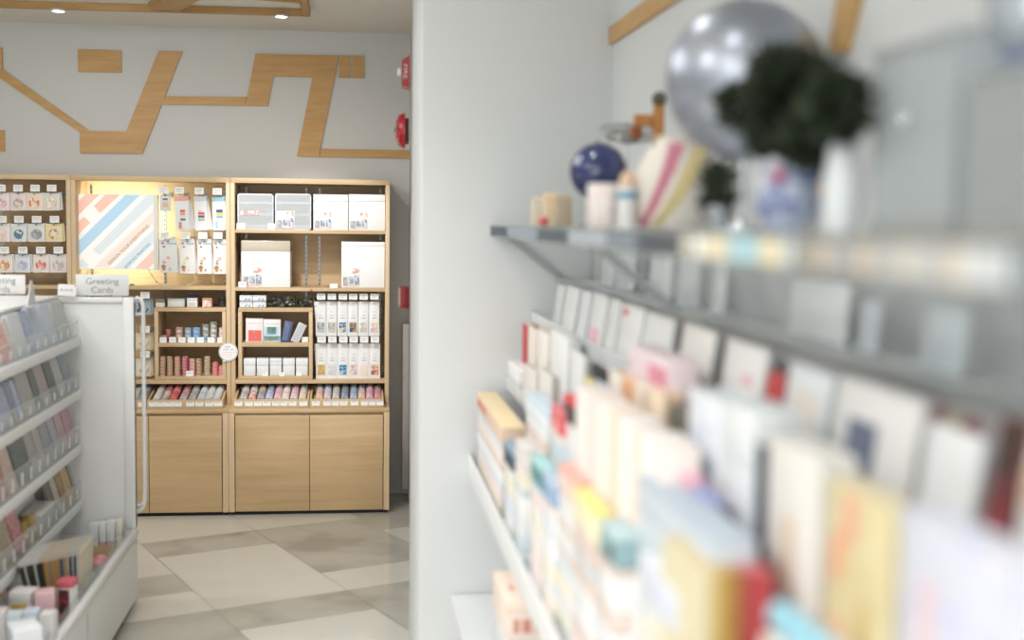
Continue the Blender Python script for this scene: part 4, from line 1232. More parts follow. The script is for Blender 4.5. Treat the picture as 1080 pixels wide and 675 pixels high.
# far corner of the bin
bin_box(94, 104, 553, 592, .06, mat('#c8c8c8', .5), mat('#dcdee0', .5), 'white carton against the end panel, left of three', 0, .35)
bin_box(105, 112, 552, 592, .05, mat('#c898a4', .5), mat('#dedede', .5), 'white carton with pink side against the end panel, middle of three', 0, .5)
bin_box(113, 121.5, 550, 592, .05, mat('#b8a0a4', .5), mat('#dededc', .5), 'white carton against the end panel, right of three', 0, .5)
bin_box(122.5, 129, 549, 592, .05, mat('#d8d0bc', .5), mat('#dcd8cc', .5), 'cream carton in the far right corner of the rack base', 0, .4)
q = at(106, 608, 2, .2008)
t = thing('kraft_tray', 'small kraft tray holding a pink pouch in the rack base', 'tray', (q.x, q.y, .2008))
KR = mat('#b8a078', .7)
MB().box(-.045, .045, -.08, .08, 0, .003, KR).box(-.045, -.042, -.08, .08, .003, .07, KR).box(.042, .045, -.08, .08, .003, .07, KR).box(-.042, .042, -.08, -.077, .003, .06, KR).box(-.042, .042, .077, .08, .003, .10, KR).build('body', t)
o = MB().sphere((0, 0, .041), .036, mat('#d9858c', .5), (1, 1.5, 1.13)).build('pouch', loc=(q.x, q.y, .2045))
tag(o, 'pink cloth pouch lying in the kraft tray', 'pouch')
bin_box(95, 103, 598, 625, .04, mat('#5c5048', .5), mat('#6c5448', .5), 'small dark brown carton in front of the kraft tray', 0, .4)

# ------------------------------------------------------------------ right: stepped display stand along the right wall
GY0, GY1 = -.3, 3.895
XW = .793
gon = thing('stepped_stand', 'white stepped display stand full of cards along the right wall', 'display rack', (.6, 1.8, 0))
gx, gy = .6, 1.8
GW = mat('#dfe1e1', .4, var=.01)
LIPM = mat('#d4d8d9', .25)


def gbox(x0, x1, y0, y1, z0, z1):
    return (x0 - gx, x1 - gx, y0 - gy, y1 - gy, z0, z1)


TA = dict(x=.545, z=1.275)          # upper tier: lip plane and floor
TB = dict(x=.468, z=1.075)          # middle tier
TCt = dict(x=.356, z=.80)           # table
LOW = dict(x=.30, z=.40)
MB().box(*gbox(XW - .012, XW - .0005, GY0, GY1, .05, 1.55), GW).build('back_panel', gon)
for nm, T, d in (('upper_tier', TA, .012), ('middle_tier', TB, .012), ('table_tier', TCt, .014)):
    MB().box(*gbox(T['x'] + .004, XW - .0125, GY0, GY1, T['z'] - d, T['z'] - .0006), GW, bev=.002).build(nm, gon)
MB().box(*gbox(TA['x'], TA['x'] + .0035, GY0, GY1, TA['z'] - .014, TA['z'] + .03), LIPM).build('upper_lip', gon)
MB().box(*gbox(TB['x'], TB['x'] + .0035, GY0, GY1, TB['z'] - .014, TB['z'] + .03), LIPM).build('middle_lip', gon)
MB().box(*gbox(TCt['x'] - .004, TCt['x'] + .0035, GY0, GY1, TCt['z'] - .02, TCt['z'] + .052), mat('#eef0f0', .3), bev=.003).build('bottom_rail', gon)
MB().box(*gbox(LOW['x'], XW - .0125, GY0, GY1, LOW['z'] - .015, LOW['z']), GW, bev=.002).build('low_shelf', gon)
MB().box(*gbox(LOW['x'] + .03, XW - .0125, GY0, GY1, 0, LOW['z'] - .0155), GW).build('base', gon)
for y in (GY1 - .012, 2.0, .3):
    MB().box(*gbox(XW - .05, XW - .0125, y - .01, y + .01, .42, 1.52), METALW).build('upright', gon)

# glass shelf with its edge strip and brackets
ZG = 1.572
gs = thing('glass_shelf', 'grey glass shelf carrying globes and a plant on the right wall', 'shelf', (.6, 1.8, ZG))
MB().box(*[v - (ZG if i > 3 else 0) for i, v in enumerate(gbox(.424, XW - .001, GY0, GY1, ZG - .012, ZG - .0006))], clear('shelf_glass', '#8f9a9d', .25, .05)).build('glass_panel', gs)
MB().box(.414 - gx, .4235 - gx, GY0 - gy, GY1 - gy, -.034, -.0008, mat('#7d8588', .2)).build('edge_strip', gs)
edge = [(519, 534, '#3e4854'), (536, 566, '#8d98a4'), (568, 598, '#49525e'), (600, 640, '#a8b0b8'), (642, 672, '#7c8690'), (674, 716, '#454d56'), (719, 730, '#c4bfb0'), (734, 742, '#f0f0ea'), (744, 768, '#e4d8bc'), (770, 800, '#a9cdd6'), (802, 826, '#e0d4b4'), (829, 838, '#c8d4d8'), (842, 858, '#9c968a'), (862, 880, '#b8b0a4'), (884, 902, '#a4a6a4'), (906, 922, '#c4b8a8'), (925, 946, '#b0b2b0'), (949, 970, '#c8c2b8'), (974, 990, '#bcc0c0'), (994, 1010, '#c4b8aa'), (1013, 1026, '#d8d6d0'), (1030, 1046, '#cfd2d2'), (1050, 1070, '#c4c8ca')]
for a_, b_, c in edge:
    pa, pb = at(a_, 245, 0, .4138), at(b_, 245, 0, .4138)
    MB().box(.4122 - gx, .4138 - gx, pb.y - gy, pa.y - gy, -.031, -.004, mat(c, .5)).build('shelf_ticket', gs)
for y in (GY1 - .012, 2.45, .2):
    MB().prism([(.427 - gx, y - gy, -.0125), (.46 - gx, y - gy, -.0125), (.655 - gx, y - gy, -.165), (.63 - gx, y - gy, -.165)], (0, .008, 0), mat('#a9aeb0', .35)).build('bracket', gs)

# ledge behind the upper tier, with frosted leaflets standing on it
MB().box(*gbox(.645, XW - .0125, GY0, GY1, 1.392, 1.403), GW).build('ledge', gon)
MB().box(*gbox(.645, .651, GY0, GY1, TA['z'], 1.3915), mat('#cccccc', .5)).build('riser', gon)
MB().box(*gbox(.632, .6445, GY0, GY1, 1.397, 1.410), mat('#9fa3a3', .3)).build('ledge_rail', gon)
for px0, px1, py, c, lb in [(634, 646, 254, '#e8eced', 'narrow frosted leaflet standing on the ledge, farthest under the glass shelf'),
                            (650, 668, 256, '#dfe5e7', 'frosted leaflet second from the far end of the ledge'),
                            (684, 706, 262, '#e9eef0', 'white leaflet on the ledge below the cloth bag'),
                            (714, 736, 272, '#d9dfe1', 'pale grey leaflet on the ledge below the small plant'),
                            (750, 764, 276, '#e6edef', 'slim white leaflet on the ledge below the yellow shelf ticket'),
                            (832, 892, 296, '#eef2f3', 'broad white leaflet on the ledge below the plant pot'),
                            (905, 925, 318, '#dde6ea', 'slim pale blue leaflet on the ledge right of the broad white one'),
                            (972, 1016, 322, '#dde6ea', 'pale blue leaflet on the ledge below the display cases')]:
    q0, q1 = at(px0, py, 0, .70), at(px1, py, 0, .70)
    w, yc, h = q0.y - q1.y, (q0.y + q1.y) / 2, at((px0 + px1) / 2, py, 0, .70).z - 1.4036
    t = thing('leaflet', lb, 'leaflet', (.70, yc, 1.4036), (0, rad(4), 0), group='leaflets on the ledge')
    MB().box(0, .0025, -w / 2, w / 2, .004, h, mat(c, .4), bev=.0006).build('sheet', t)
    MB().box(-.008, .012, -w * .3, w * .3, 0, .0038, mat('#b4babc', .3)).build('foot', t)


def ritem(kind, px0, px1, py, X, T, d, cols, label, name, cat, tilt=0., group=None, zf=None, art=None, yaw=0.):
    """an item on a tier of the stand: front face on the plane x = X between two pixel columns, top at py"""
    z0 = (T['z'] if zf is None else zf) + .0006
    q0, q1 = at(px0, py, 0, X), at(px1, py, 0, X)
    w = q0.y - q1.y
    yc = (q0.y + q1.y) / 2
    h = at((px0 + px1) / 2, py, 0, X).z - z0
    if h < .02:
        print('LOW ITEM', label, round(h, 3))
        h = .02
    t = thing(name, label, cat, (X, yc, z0), (0, rad(tilt), rad(yaw)), group=group)
    m0 = mat(cols[0], .5) if isinstance(cols[0], str) else cols[0]
    m1 = mat(cols[1], .55) if len(cols) > 1 and isinstance(cols[1], str) else (cols[1] if len(cols) > 1 else PAPER)
    if kind == 'card':
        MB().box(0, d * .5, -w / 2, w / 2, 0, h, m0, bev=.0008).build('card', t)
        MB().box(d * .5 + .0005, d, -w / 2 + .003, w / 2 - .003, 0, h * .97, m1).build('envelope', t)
    elif kind == 'stack':           # several cards or books standing in a block: front cover, page block, back cover
        MB().box(0, d * .12, -w / 2, w / 2, 0, h, m0, bev=.0008).build('front_cover', t)
        MB().box(d * .12 + .0004, d * .88, -w / 2 + .002, w / 2 - .002, .001, h - .003, m1).build('pages', t)
        MB().box(d * .88 + .0004, d, -w / 2, w / 2, 0, h, m0, bev=.0008).build('back_cover', t)
    elif kind == 'box':
        MB().box(0, d, -w / 2, w / 2, 0, h * .74, m0, bev=.0025).build('body', t)
        MB().box(-.0006, d + .0006, -w / 2 - .0006, w / 2 + .0006, h * .74 + .0005, h, m1, bev=.0025).build('lid', t)
    elif kind == 'pad':             # a flat pile
        MB().box(0, d, -w / 2, w / 2, 0, h * .86, m1, bev=.001).build('pages', t)
        MB().box(-.001, d + .001, -w / 2 - .001, w / 2 + .001, h * .86 + .0004, h, m0, bev=.001).build('cover', t)
    if art:
        for nm, u0, u1, v0, v1, m in art:
            MB().box(-.0012, -.0003, w / 2 - w * u1, w / 2 - w * u0, h * v0, h * v1, mat(m, .5) if isinstance(m, str) else m).build(nm, t)
    return t


gA, gB, gC = 'cards on the upper tier of the right stand', 'goods on the middle tier of the right stand', 'goods on the table tier of the right stand'
WH, WE = '#e6e6e4', '#dcdcd9'


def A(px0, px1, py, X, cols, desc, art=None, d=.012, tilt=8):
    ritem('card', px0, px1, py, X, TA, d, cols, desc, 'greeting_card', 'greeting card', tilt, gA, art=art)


A(583, 590, 300, .60, ['#dfe2e2', WE], 'narrow white card at the far end of the upper tier')
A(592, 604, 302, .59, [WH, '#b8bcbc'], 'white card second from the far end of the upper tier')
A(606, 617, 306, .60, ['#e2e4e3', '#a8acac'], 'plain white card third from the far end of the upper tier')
A(619, 633, 310, .59, [WH, WE], 'white card with pink blossom low on its front', [('print', .2, .8, .04, .34, pat(['#e8a4b0', '#ead8d8', '#e4bcc4'], 60))])
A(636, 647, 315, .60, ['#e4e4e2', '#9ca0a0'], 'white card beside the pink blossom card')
A(649, 670, 322, .59, [WH, WE], 'white card with one small red dot near its top', [('print', .12, .34, .8, .92, '#d4707c')])
A(674, 702, 332, .60, ['#e5e6e4', WE], 'broad white card between the red dot card and the creamy one')
A(712, 744, 345, .585, ['#e9e7e2', '#c8c8c4'], 'creamy white card with bare wire gap on its right')
A(757, 798, 362, .585, ['#e7e6e4', WE], 'white card with pale pink dot left of the red and black card', [('print', .55, .75, .5, .62, '#e8b0b8')])
A(801, 818, 392, .58, ['#b84848', '#50505a'], 'small card printed red above black', [('print', .1, .9, .42, .9, '#c84444'), ('print', .05, .9, .02, .34, pat(['#7c868c', '#4c5058', '#a4b0b4'], 45))])
A(822, 866, 388, .582, ['#dde2e4', WE], 'pale card with a cream panel on its front', [('print', .2, .8, .12, .74, '#e4ddd2')])
A(872, 958, 408, .58, ['#e2e1de', WE], 'white card with a dark slate blue picture', [('print', .22, .58, .14, .64, pat(['#4c5468', '#5c647c', '#747c90'], 14, 'noise'))])
A(966, 1022, 452, .575, ['#e4e5e6', WE], 'blank white card with dusty pink foot strip', [('foot_strip', 0, 1, .02, .08, '#c890a0')])
A(1036, 1064, 440, .575, ['#6c3438', '#402c2c'], 'dark maroon card with brown top', [('print', .05, .95, .6, .95, '#44302a'), ('print', .1, .9, .06, .4, '#8c3c40')])
A(1070, 1130, 462, .572, ['#e8e6e4', WE], 'white card cut by the right edge of the photo', [('print', 0, .3, .5, .8, '#e4c8b0'), ('foot_strip', 0, 1, .02, .07, '#dc9098')])
for px0, px1, py, c, lb in [(947, 960, 412, '#b0686c', 'dusty red figurine behind the blank white card'), (966, 982, 420, '#a8aca4', 'grey green figurine behind the blank white card'), (986, 1000, 424, '#b47074', 'rose figurine behind the blank white card'), (1003, 1018, 428, '#c4c4ac', 'pale green figurine behind the blank white card'), (1022, 1030, 436, '#9c5c64', 'plum figurine behind the blank white card')]:
    q0, q1 = at(px0, py, 0, .64), at(px1, py, 0, .64)
    r = (q0.y - q1.y) / 2
    h = q0.z - TA['z'] - .002
    t = thing('figurine', lb, 'figurine', (.64, (q0.y + q1.y) / 2, TA['z'] + .0006), group='figurines at the back of the upper tier')
    MB().lathe([(0, 0), (r, 0), (r * .95, h * .15), (r * .6, h * .55), (r * .42, h * .66), (0, h * .67)], mat(c, .5)).build('body', t)
    MB().sphere((0, 0, h * .82), h * .16, mat(c, .5), n=16).build('head', t)
    MB().cyl((0, 0, -.0001), (0, 0, .004), r * 1.05, mat('#8c8c88', .5)).build('base', t)

# back of the upper tier: olive slab paints shade of a gap; slim card
for k, (px0, px1, py, c, lb) in enumerate([(745, 756, 352, '#8a8778', 'olive grey slab painted as gap shade right of the creamy card'), (706, 711, 338, '#90948f', 'slim grey card seen left of the creamy card')]):
    ritem('card', px0, px1, py, .68, TA, .01, [c, '#b4b2a8'], lb, 'greeting_card', 'greeting card', 6, gA)


def B(kind, px0, px1, py, X, d, cols, desc, art=None, name='card_set', cat='card set', tilt=0, zf=None):
    ritem(kind, px0, px1, py, X, TB, d, cols, desc, name, cat, tilt, gB, art=art, zf=zf)


B('box', 517, 528, 378, .49, .06, ['#dcdee0', '#d0d4d8'], 'white carton at the far end of the middle tier', name='paper_carton', cat='box')
B('box', 530, 548, 382, .478, .07, ['#e4e4e2', '#ebebe9'], 'creamy carton second from the far end of the middle tier', name='paper_carton', cat='box')
B('stack', 551, 555.5, 342, .51, .03, ['#c4404c', '#e8d49c'], 'slim red and yellow book at the far end of the middle tier', name='book', cat='book')
B('card', 557, 565, 346, .50, .02, ['#e8dcd0', '#e0cdb8'], 'peach tinted card next to the slim red book')
B('card', 567, 578, 350, .50, .02, ['#ece4dc', '#dcc8a8'], 'cream card with ochre edge on the middle tier')
B('stack', 552, 566, 388, .474, .02, ['#ddd9d4', '#c4bcb4'], 'grey edged card set in front of the peach tinted card')
B('stack', 568, 582, 392, .474, .02, ['#e0dcd6', '#b8b0a8'], 'card set with dark edges right of the grey edged one')
B('card', 581, 599, 352, .495, .03, [WH, '#d8d8d6'], 'broad white card with blank front on the middle tier')
B('card', 602, 615, 372, .485, .02, ['#e2e2e0', '#a8a4a0'], 'white card with grey edge on the middle tier')
B('card', 617, 626, 400, .475, .016, ['#e4d490', '#e8e0c0'], 'slim pale yellow card on the middle tier', [('print', .1, .9, .3, .9, '#e6d684')])
B('card', 628, 640, 404, .475, .016, ['#b8c4d0', '#d4d8dc'], 'pale blue card beside the yellow one')
B('stack', 642, 655, 392, .48, .03, ['#e6e0d8', '#e8c8a8'], 'cream card set with tan pages on the middle tier')
B('stack', 656, 668, 398, .478, .03, ['#e4b890', '#ecd0b4'], 'apricot striped card set', [('stripe', .1, .3, .05, .95, '#e09c6c'), ('stripe', .6, .72, .05, .95, '#c88070')])
B('stack', 670, 682, 402, .478, .03, ['#e8dccc', '#d8a898'], 'cream card set with plum line', [('stripe', .8, .95, .05, .95, '#a87078')])
B('stack', 684, 700, 410, .478, .03, ['#e8d4bc', '#e4c4a4'], 'peach card set with rose dots', [('print', .55, .8, .1, .8, '#d8a090')])
B('box', 706, 714, 428, .474, .02, ['#50524c', '#5c5c54'], 'narrow dark grey box on the middle tier', name='slim_box', cat='box')
B('box', 716, 724, 432, .474, .02, ['#887868', '#6c6458'], 'narrow brown box beside the dark grey one', name='slim_box', cat='box')
B('box', 664, 704, 372, .49, .05, ['#e4e2e2', '#e6d4d8'], 'white box with pink trimmed lid at the back of the middle tier', [('lid_trim', .55, 1, .84, .95, '#dc8ca0')], name='gift_box', cat='gift box')
B('stack', 727, 762, 415, .474, .05, ['#dfe3e8', '#d4dae0'], 'white notebook set with faint blue cover drawing', [('print', .2, .8, .6, .85, pat(['#b0bcd8', '#dce0e8', '#c4cce0'], 30))], name='notebook_set', cat='notebook')
B('box', 764, 796, 428, .474, .06, ['#d8dcde', '#e0e4e4'], 'grey white carton with dark base stripe', [('base_stripe', .3, .7, .04, .3, '#565c6c')], name='paper_carton', cat='box')
B('stack', 798, 808, 470, .472, .03, ['#3e4250', '#585c68'], 'narrow black blue book on the middle tier', name='book', cat='book')
B('stack', 811, 866, 470, .474, .04, ['#dfdcd6', '#e4e2dc'], 'large cream notebook with faint tan print', [('print', .35, .55, .3, .7, '#dcc8b0')], name='notebook_set', cat='notebook')
B('stack', 874, 944, 520, .472, .03, [pat(['#d6caa0', '#dacfa6', '#d2c498'], 20, 'noise'), '#e8dcc0'], 'yellow patterned card set with orange dots', [('dot', .1, .25, .62, .8, '#e4a080'), ('dot', .12, .3, .3, .46, '#e8a888'), ('dot', .4, .56, .12, .32, '#e0a488'), ('dot', .55, .7, .45, .6, '#cdb478'), ('dot', .3, .45, .78, .97, '#e49c88')])
B('stack', 952, 1072, 562, .47, .03, [pat(['#bcc4dc', '#c8d0e0', '#d4d4dc', '#c4c8e0'], 18, 'noise'), '#e0e2e6'], 'lavender blue card set with pink dots', [('dot', .78, .9, .35, .6, '#d4b0c8'), ('dot', .2, .36, .55, .8, '#dcc4c8'), ('dot', .42, .6, .02, .22, '#d8b4c0')])


pale = random.Random(21)
PALES = [('#e4e4e2', 'white'), ('#dcdfe2', 'pale grey'), ('#e8dfd6', 'cream'), ('#d2dae2', 'pale blue'), ('#ead9d6', 'blush'), ('#c6d2d8', 'grey blue'), ('#e6e2d0', 'ivory'), ('#e9e9e8', 'plain white'), ('#d8c8c0', 'beige')]


def C(kind, px0, px1, py, X, d, cols, desc, art=None, name='gift_box', cat='gift box', tilt=0, zf=None, T=TCt, yaw=0, thick=.05):
    """goods on the table: the named thing rests on a pile of pale cartons when its top is high"""
    top = at((px0 + px1) / 2, py, 0, X).z
    z = T['z']
    q0, q1 = at(px0, py, 0, X), at(px1, py, 0, X)
    w, yc = q0.y - q1.y, (q0.y + q1.y) / 2
    n = max(0, int(round((top - z - thick) / .05)))
    if n and kind != 'card':
        hh = (top - z - thick) / n
        for k in range(n):
            c, nm = pale.choice(PALES)
            lb = '%s carton %s' % (nm, ('directly under the ' if k == n - 1 else ORD[n - 1 - k] + ' below the ') + desc)
            lb = ' '.join(lb.split()[:16])
            f = pale.uniform(.86, .99)
            t = thing('paper_carton', lb, 'box', (X + .001, yc, z + .0006), group='piled cartons on the table tier')
            c2, _ = pale.choice(PALES)
            MB().box(0, d, -w * f / 2, w * f / 2, 0, hh * .66, mat(c, .5), bev=.002).build('body', t)
            MB().box(-.0005, d + .0005, -w * f / 2 - .0005, w * f / 2 + .0005, hh * .66 + .0004, hh - .0008, mat(c2, .5), bev=.002).build('lid', t)
            z += hh
    ritem(kind, px0, px1, py, X, T, d, cols, desc, name, cat, tilt, gC, art=art, zf=z, yaw=yaw)


C('pad', 503, 530, 432, .372, .06, ['#e8d2a8', '#dfc4b0'], 'peach and yellow box with red corner at the far end of the table', [('print', .05, .4, .3, .7, '#d07868')])
C('box', 532, 541, 470, .366, .03, ['#50647c', '#8ca0b4'], 'small slate blue box with dark foot on the table', [('foot', .1, .9, .02, .4, '#30343c')])
C('box', 543, 552, 468, .366, .03, ['#dcd8d4', '#d4d0cc'], 'small stone white box beside the slate blue one')
C('box', 554, 578, 425, .40, .04, ['#dfe4e8', '#c8d8e4'], 'white box with light blue lid on the table')
C('box', 581, 592, 430, .40, .045, ['#d86064', '#dc8084'], 'tall coral red box on the table', [('print', .2, .8, .1, .5, '#e8a0a0')])
C('box', 594, 616, 424, .41, .04, ['#3c3a3e', '#dc4c50'], 'black box with red lid on the table')
C('box', 617, 630, 430, .415, .04, ['#8c98a8', '#a0b0c4'], 'blue grey box right of the black and red one')
C('box', 560, 571, 486, .366, .03, ['#5c9098', '#a8d0d0'], 'small teal box near the table rail', [('print', .1, .5, .3, .6, '#58a080')])
C('box', 573, 583, 503, .364, .03, ['#94acc8', '#b4c4d8'], 'small sky blue box near the table rail')
C('pad', 588, 606, 498, .375, .03, ['#e4aca0', '#e8d0c4'], 'flat coral card pile on the table', name='card_pile', cat='card pile')
zr = at(654, 440, 0, .405).z
for k in range(8):
    a_ = 607 + k * 11.8
    yy0, yy1 = at(a_, 440, 0, .405).y, at(a_ + 11, 440, 0, .405).y
    w = yy0 - yy1
    c, nm = [('#ece6e0', 'cream white'), ('#e9dcd4', 'blush edged'), ('#efe9e2', 'ivory'), ('#e8d8c8', 'tan edged'), ('#efebe6', 'chalk white'), ('#ecdccf', 'peach edged'), ('#f0ece8', 'pure white'), ('#eae0d8', 'pale sand')][k]
    z0 = TCt['z'] + .0006
    t = thing('card_pack', '%s card pack in the long white table row, %s from the far end' % (nm, ORD[k]), 'card pack', (.405, (yy0 + yy1) / 2, z0), group='long row of card packs on the table')
    hh = zr - z0 + pale.uniform(-.004, .004)
    MB().box(0, .052, -w / 2, w / 2, 0, hh, mat(c, .5), bev=.0015).build('cards', t)
    MB().box(-.0012, .0532, -w / 2 - .0003, w / 2 + .0003, hh * .45, hh * .6, mat(['#e8cfc0', '#ebe2da', '#e8d4c4', '#e6ccc6'][k % 4], .5)).build('paper_band', t)

C('pad', 604, 628, 528, .366, .03, ['#e4d888', '#ece4c0'], 'flat pale yellow box on the table')
C('box', 633, 648, 556, .362, .04, ['#8caab0', '#b0c6ca'], 'teal box with dark side between yellow and white ones', [('side', .6, .9, .1, .6, '#30383c')])
C('card', 651, 668, 530, .372, .03, ['#e2e2e2', '#d8d4d0'], 'tilted white envelope on the table', name='envelope', cat='envelope', tilt=5)
C('pad', 672, 752, 536, .385, .05, ['#b4c0cc', '#c8d0d8'], 'wide grey blue notebook pile on the table', name='notebook_pile', cat='notebook')
C('pad', 676, 716, 606, .362, .02, ['#dcdfe6', '#d0d4e0'], 'white and lilac notebook pile near the rail', name='notebook_pile', cat='notebook')
C('box', 730, 748, 520, .43, .02, ['#7c88b8', '#949cc4'], 'violet blue box behind the notebook pile')
C('box', 716, 728, 500, .43, .02, ['#e0a0b4', '#e4b0c0'], 'rose pink box behind the notebook pile')
C('box', 700, 714, 488, .43, .02, ['#605c50', '#706c60'], 'dark olive box behind the notebook pile')
# gold and red notebooks standing side by side, spines towards the near end
yq = at(742, 605, 0, .365).y
ztop = at(742, 605, 0, .365).z
for k, c in enumerate(['#d9cfae', '#d4c090', '#c4a860', '#b08848', '#a87c40', '#a84a48', '#b44a4c', '#c04c50', '#b8484c']):
    nm = ['cream', 'pale gold', 'gold', 'bronze', 'brown gold', 'brick red', 'red', 'bright red', 'crimson'][k]
    z0 = TCt['z'] + .0006
    h = ztop - z0
    t = thing('notebook', '%s notebook in the upright row on the table, %s from the rail' % (nm, ORD[k]), 'notebook', (.362 + .0088 * k + .0042, yq, z0), group='gold and red notebooks on the table')
    MB().box(-.0034, .0034, .001, .165, 0, h - .002, mat(['#d8d0b8', '#d8ccac', '#d4c6a0', '#d0bc94', '#ccb48c', '#d4a8a4', '#d4a0a0', '#d09898', '#cc9094'][k], .6)).build('pages', t)
    MB().box(-.0041, -.0035, 0, .168, 0, h, mat(c, .5)).box(-.0034, .0034, 0, .0008, 0, h, mat(c, .5)).box(.0035, .0041, 0, .168, 0, h, mat(c, .5)).build('cover', t)
# light blue tube lying on the table, near the lens
pc = at(836, 664, 0, .40)
zt_ = pc.z
t = thing('gift_tube', 'light blue gift tube lying right of the red notebooks', 'gift tube', (.405, pc.y, zt_), (0, 0, 0))
MB().cyl((0, .045, 0), (0, -.04, 0), .0145, mat('#8abfd0', .4), n=24).build('body', t)
MB().cyl((0, -.0405, 0), (0, -.052, 0), .0155, mat('#94c8d6', .4), n=24).build('cap', t)
zb_ = TCt['z'] + .0006
hb = zt_ - .0161 - zb_
t = thing('storage_carton', 'white carton under the light blue gift tube at the bottom edge', 'box', (.385, pc.y - .01, zb_))
MB().box(0, .07, -.05, .05, 0, hb * .75, mat('#dcdad6', .5), bev=.002).build('body', t)
MB().box(-.0006, .0706, -.0506, .0506, hb * .75 + .0004, hb, mat('#e0dcd4', .5), bev=.002).build('lid', t)
# low shelf goods seen under the rail
lo = dict(z=LOW['z'])
pt = at(526, 618, 0, .335)
pm_ = at(526, 660, 0, .335)
z0 = LOW['z'] + .0006
t = thing('gift_box', 'grey blue box under the cream one on the low shelf', 'gift box', (.335, pt.y, z0), group='goods on the low shelf')
hm = pm_.z - z0
MB().box(0, .16, -.13, .13, 0, hm * .8, mat('#cfd4da', .5), bev=.002).build('body', t)
MB().box(-.0006, .1606, -.1306, .1306, hm * .8 + .0004, hm, mat('#d4d8dc', .5), bev=.002).build('lid', t)
t = thing('gift_box', 'cream and peach box with red lettering on the low shelf', 'gift box', (.336, pt.y, z0 + hm + .0006), group='goods on the low shelf')
hh = pt.z - z0 - hm
MB().box(0, .15, -.125, .125, 0, hh * .7, mat('#e8d8cc', .5), bev=.002).build('body', t)
MB().box(-.0006, .1506, -.1256, .1256, hh * .7 + .0004, hh, mat('#ecd8c8', .5), bev=.002).build('lid', t)
mb = MB()
for k, (x0, w_) in enumerate([(.02, .012), (.04, .02), (.066, .012), (.084, .02)]):
    mb.box(x0, x0 + w_, -.1262, -.1255, hh * .2, hh * .55, mat('#d08878', .5)).box(x0, x0 + w_, -.04 + .0, -.0, hh + .0002, hh + .0008, mat('#d89888', .5))
mb.build('red_print', t)

# ------------------------------------------------------------------ on the glass shelf
zs = ZG + .0006


def on_shelf(px, X):
    q = at(px, 240, 0, X)
    return Vector((X, q.y, zs))


def pxm(p):
    return FPX / ((p - CAM).dot(FW))


# little blocks at the far end
for px, wpx, hpx, c, lb in [(568, 11, 31, '#e2d4c0', 'small cream wooden block at the far end of the glass shelf'), (581, 12, 35, '#e4cba8', 'taller tan wooden block at the far end of the glass shelf'), (594, 9, 33, '#b8a890', 'brown wooden block left of the blue globe')]:
    p = on_shelf(px, .50)
    s = pxm(p)
    w, h = wpx / s * 1.0, hpx / s
    t = thing('wooden_block', lb, 'ornament', p, group='wooden blocks on the glass shelf')
    MB().box(-.02, .02, -w / 2, w / 2, 0, h * .8, mat(c, .5), bev=.003).build('body', t)
    MB().prism([(-.02, -w / 2, h * .805), (-.02, w / 2, h * .805), (-.02, 0, h)], (.04, 0, 0), mat(c, .5)).build('roof', t)
p = on_shelf(573, .455)
o = MB().sphere((0, 0, .0125), .0125, mat('#d86870', .4), (1, 1, 1), 16).build('bead', loc=p)
tag(o, 'small pink bead before the cream wooden block', 'bead')


def globe(px, py, rpx, X, m_ball, m_stand, label, name, spots=None):
    q = at(px, py, 0, X)
    s = pxm(q)
    r = rpx / s
    t = thing(name, label, 'globe', (X, q.y, zs))
    zc = q.z - zs
    MB().sphere((0, 0, zc), r, m_ball, n=48).build('ball', t)
    mb = MB()
    arc = [(0, math.sin(a) * (r + .008), zc + math.cos(a) * (r + .008)) for a in [rad(200 - i * 11) for i in range(19)]]
    arc = [(0, y_, max(z_, .012)) for _, y_, z_ in arc]
    mb.tube(arc, .0032, m_stand, n=8)
    mb.build('meridian', t)
    rb = r * .62
    MB().lathe([(0, 0), (rb, 0), (rb, .005), (rb * .5, .012), (.008, .018), (.007, max(.02, zc - r - .0005)), (0, max(.02, zc - r - .0005))], m_stand, n=32).build('stand', t)
    return t, q, r, zc


navy = pat(['#2a3560', '#323f70', '#283058', '#3c4878', '#b0a89c'], 9, 'noise', .12, coat=.5)
globe(631, 181, 30.5, .56, navy, CHROME, 'small navy blue globe on a chrome stand', 'desk_globe')
# white printed mug and tin
p = on_shelf(638, .475)
s = pxm(p)
t = thing('mug', 'white mug with pink blotches in front of the navy globe', 'mug', p)
r, h = 19 / s, 46 / s
MB().lathe([(0, 0), (r * .94, 0), (r, h * .05), (r, h), (r * .9, h), (r * .88, h * .08), (0, h * .07)], pat(['#ece4e0', '#ece6e2', '#ecd8d4', '#eee8e4'], 25, 'noise', .3), n=32).build('body', t)
MB().tube([(0, -r * .95, h * .8), (0, -r * 1.5, h * .75), (0, -r * 1.6, h * .45), (0, -r * 1.3, h * .25), (0, -r * .95, h * .22)], .004, mat('#ece6e2', .3)).build('handle', t)
p = on_shelf(661, .50)
s = pxm(p)
t = thing('paper_tin', 'white tin with teal band and peach cap beside the mug', 'tin', p)
r, h = 10 / s, 62 / s
MB().lathe([(0, 0), (r, 0), (r, h * .7), (0, h * .7)], mat('#e4e4e2', .4)).build('body', t)
MB().lathe([(0, h * .705), (r * .98, h * .705), (r * .7, h * .9), (0, h)], mat('#e0c0a4', .5)).build('cap', t)
MB().lathe([(r * 1.001, h * .5), (r * 1.03, h * .5), (r * 1.03, h * .62), (r * 1.001, h * .62)], mat('#6ca4bc', .5)).build('band', t)
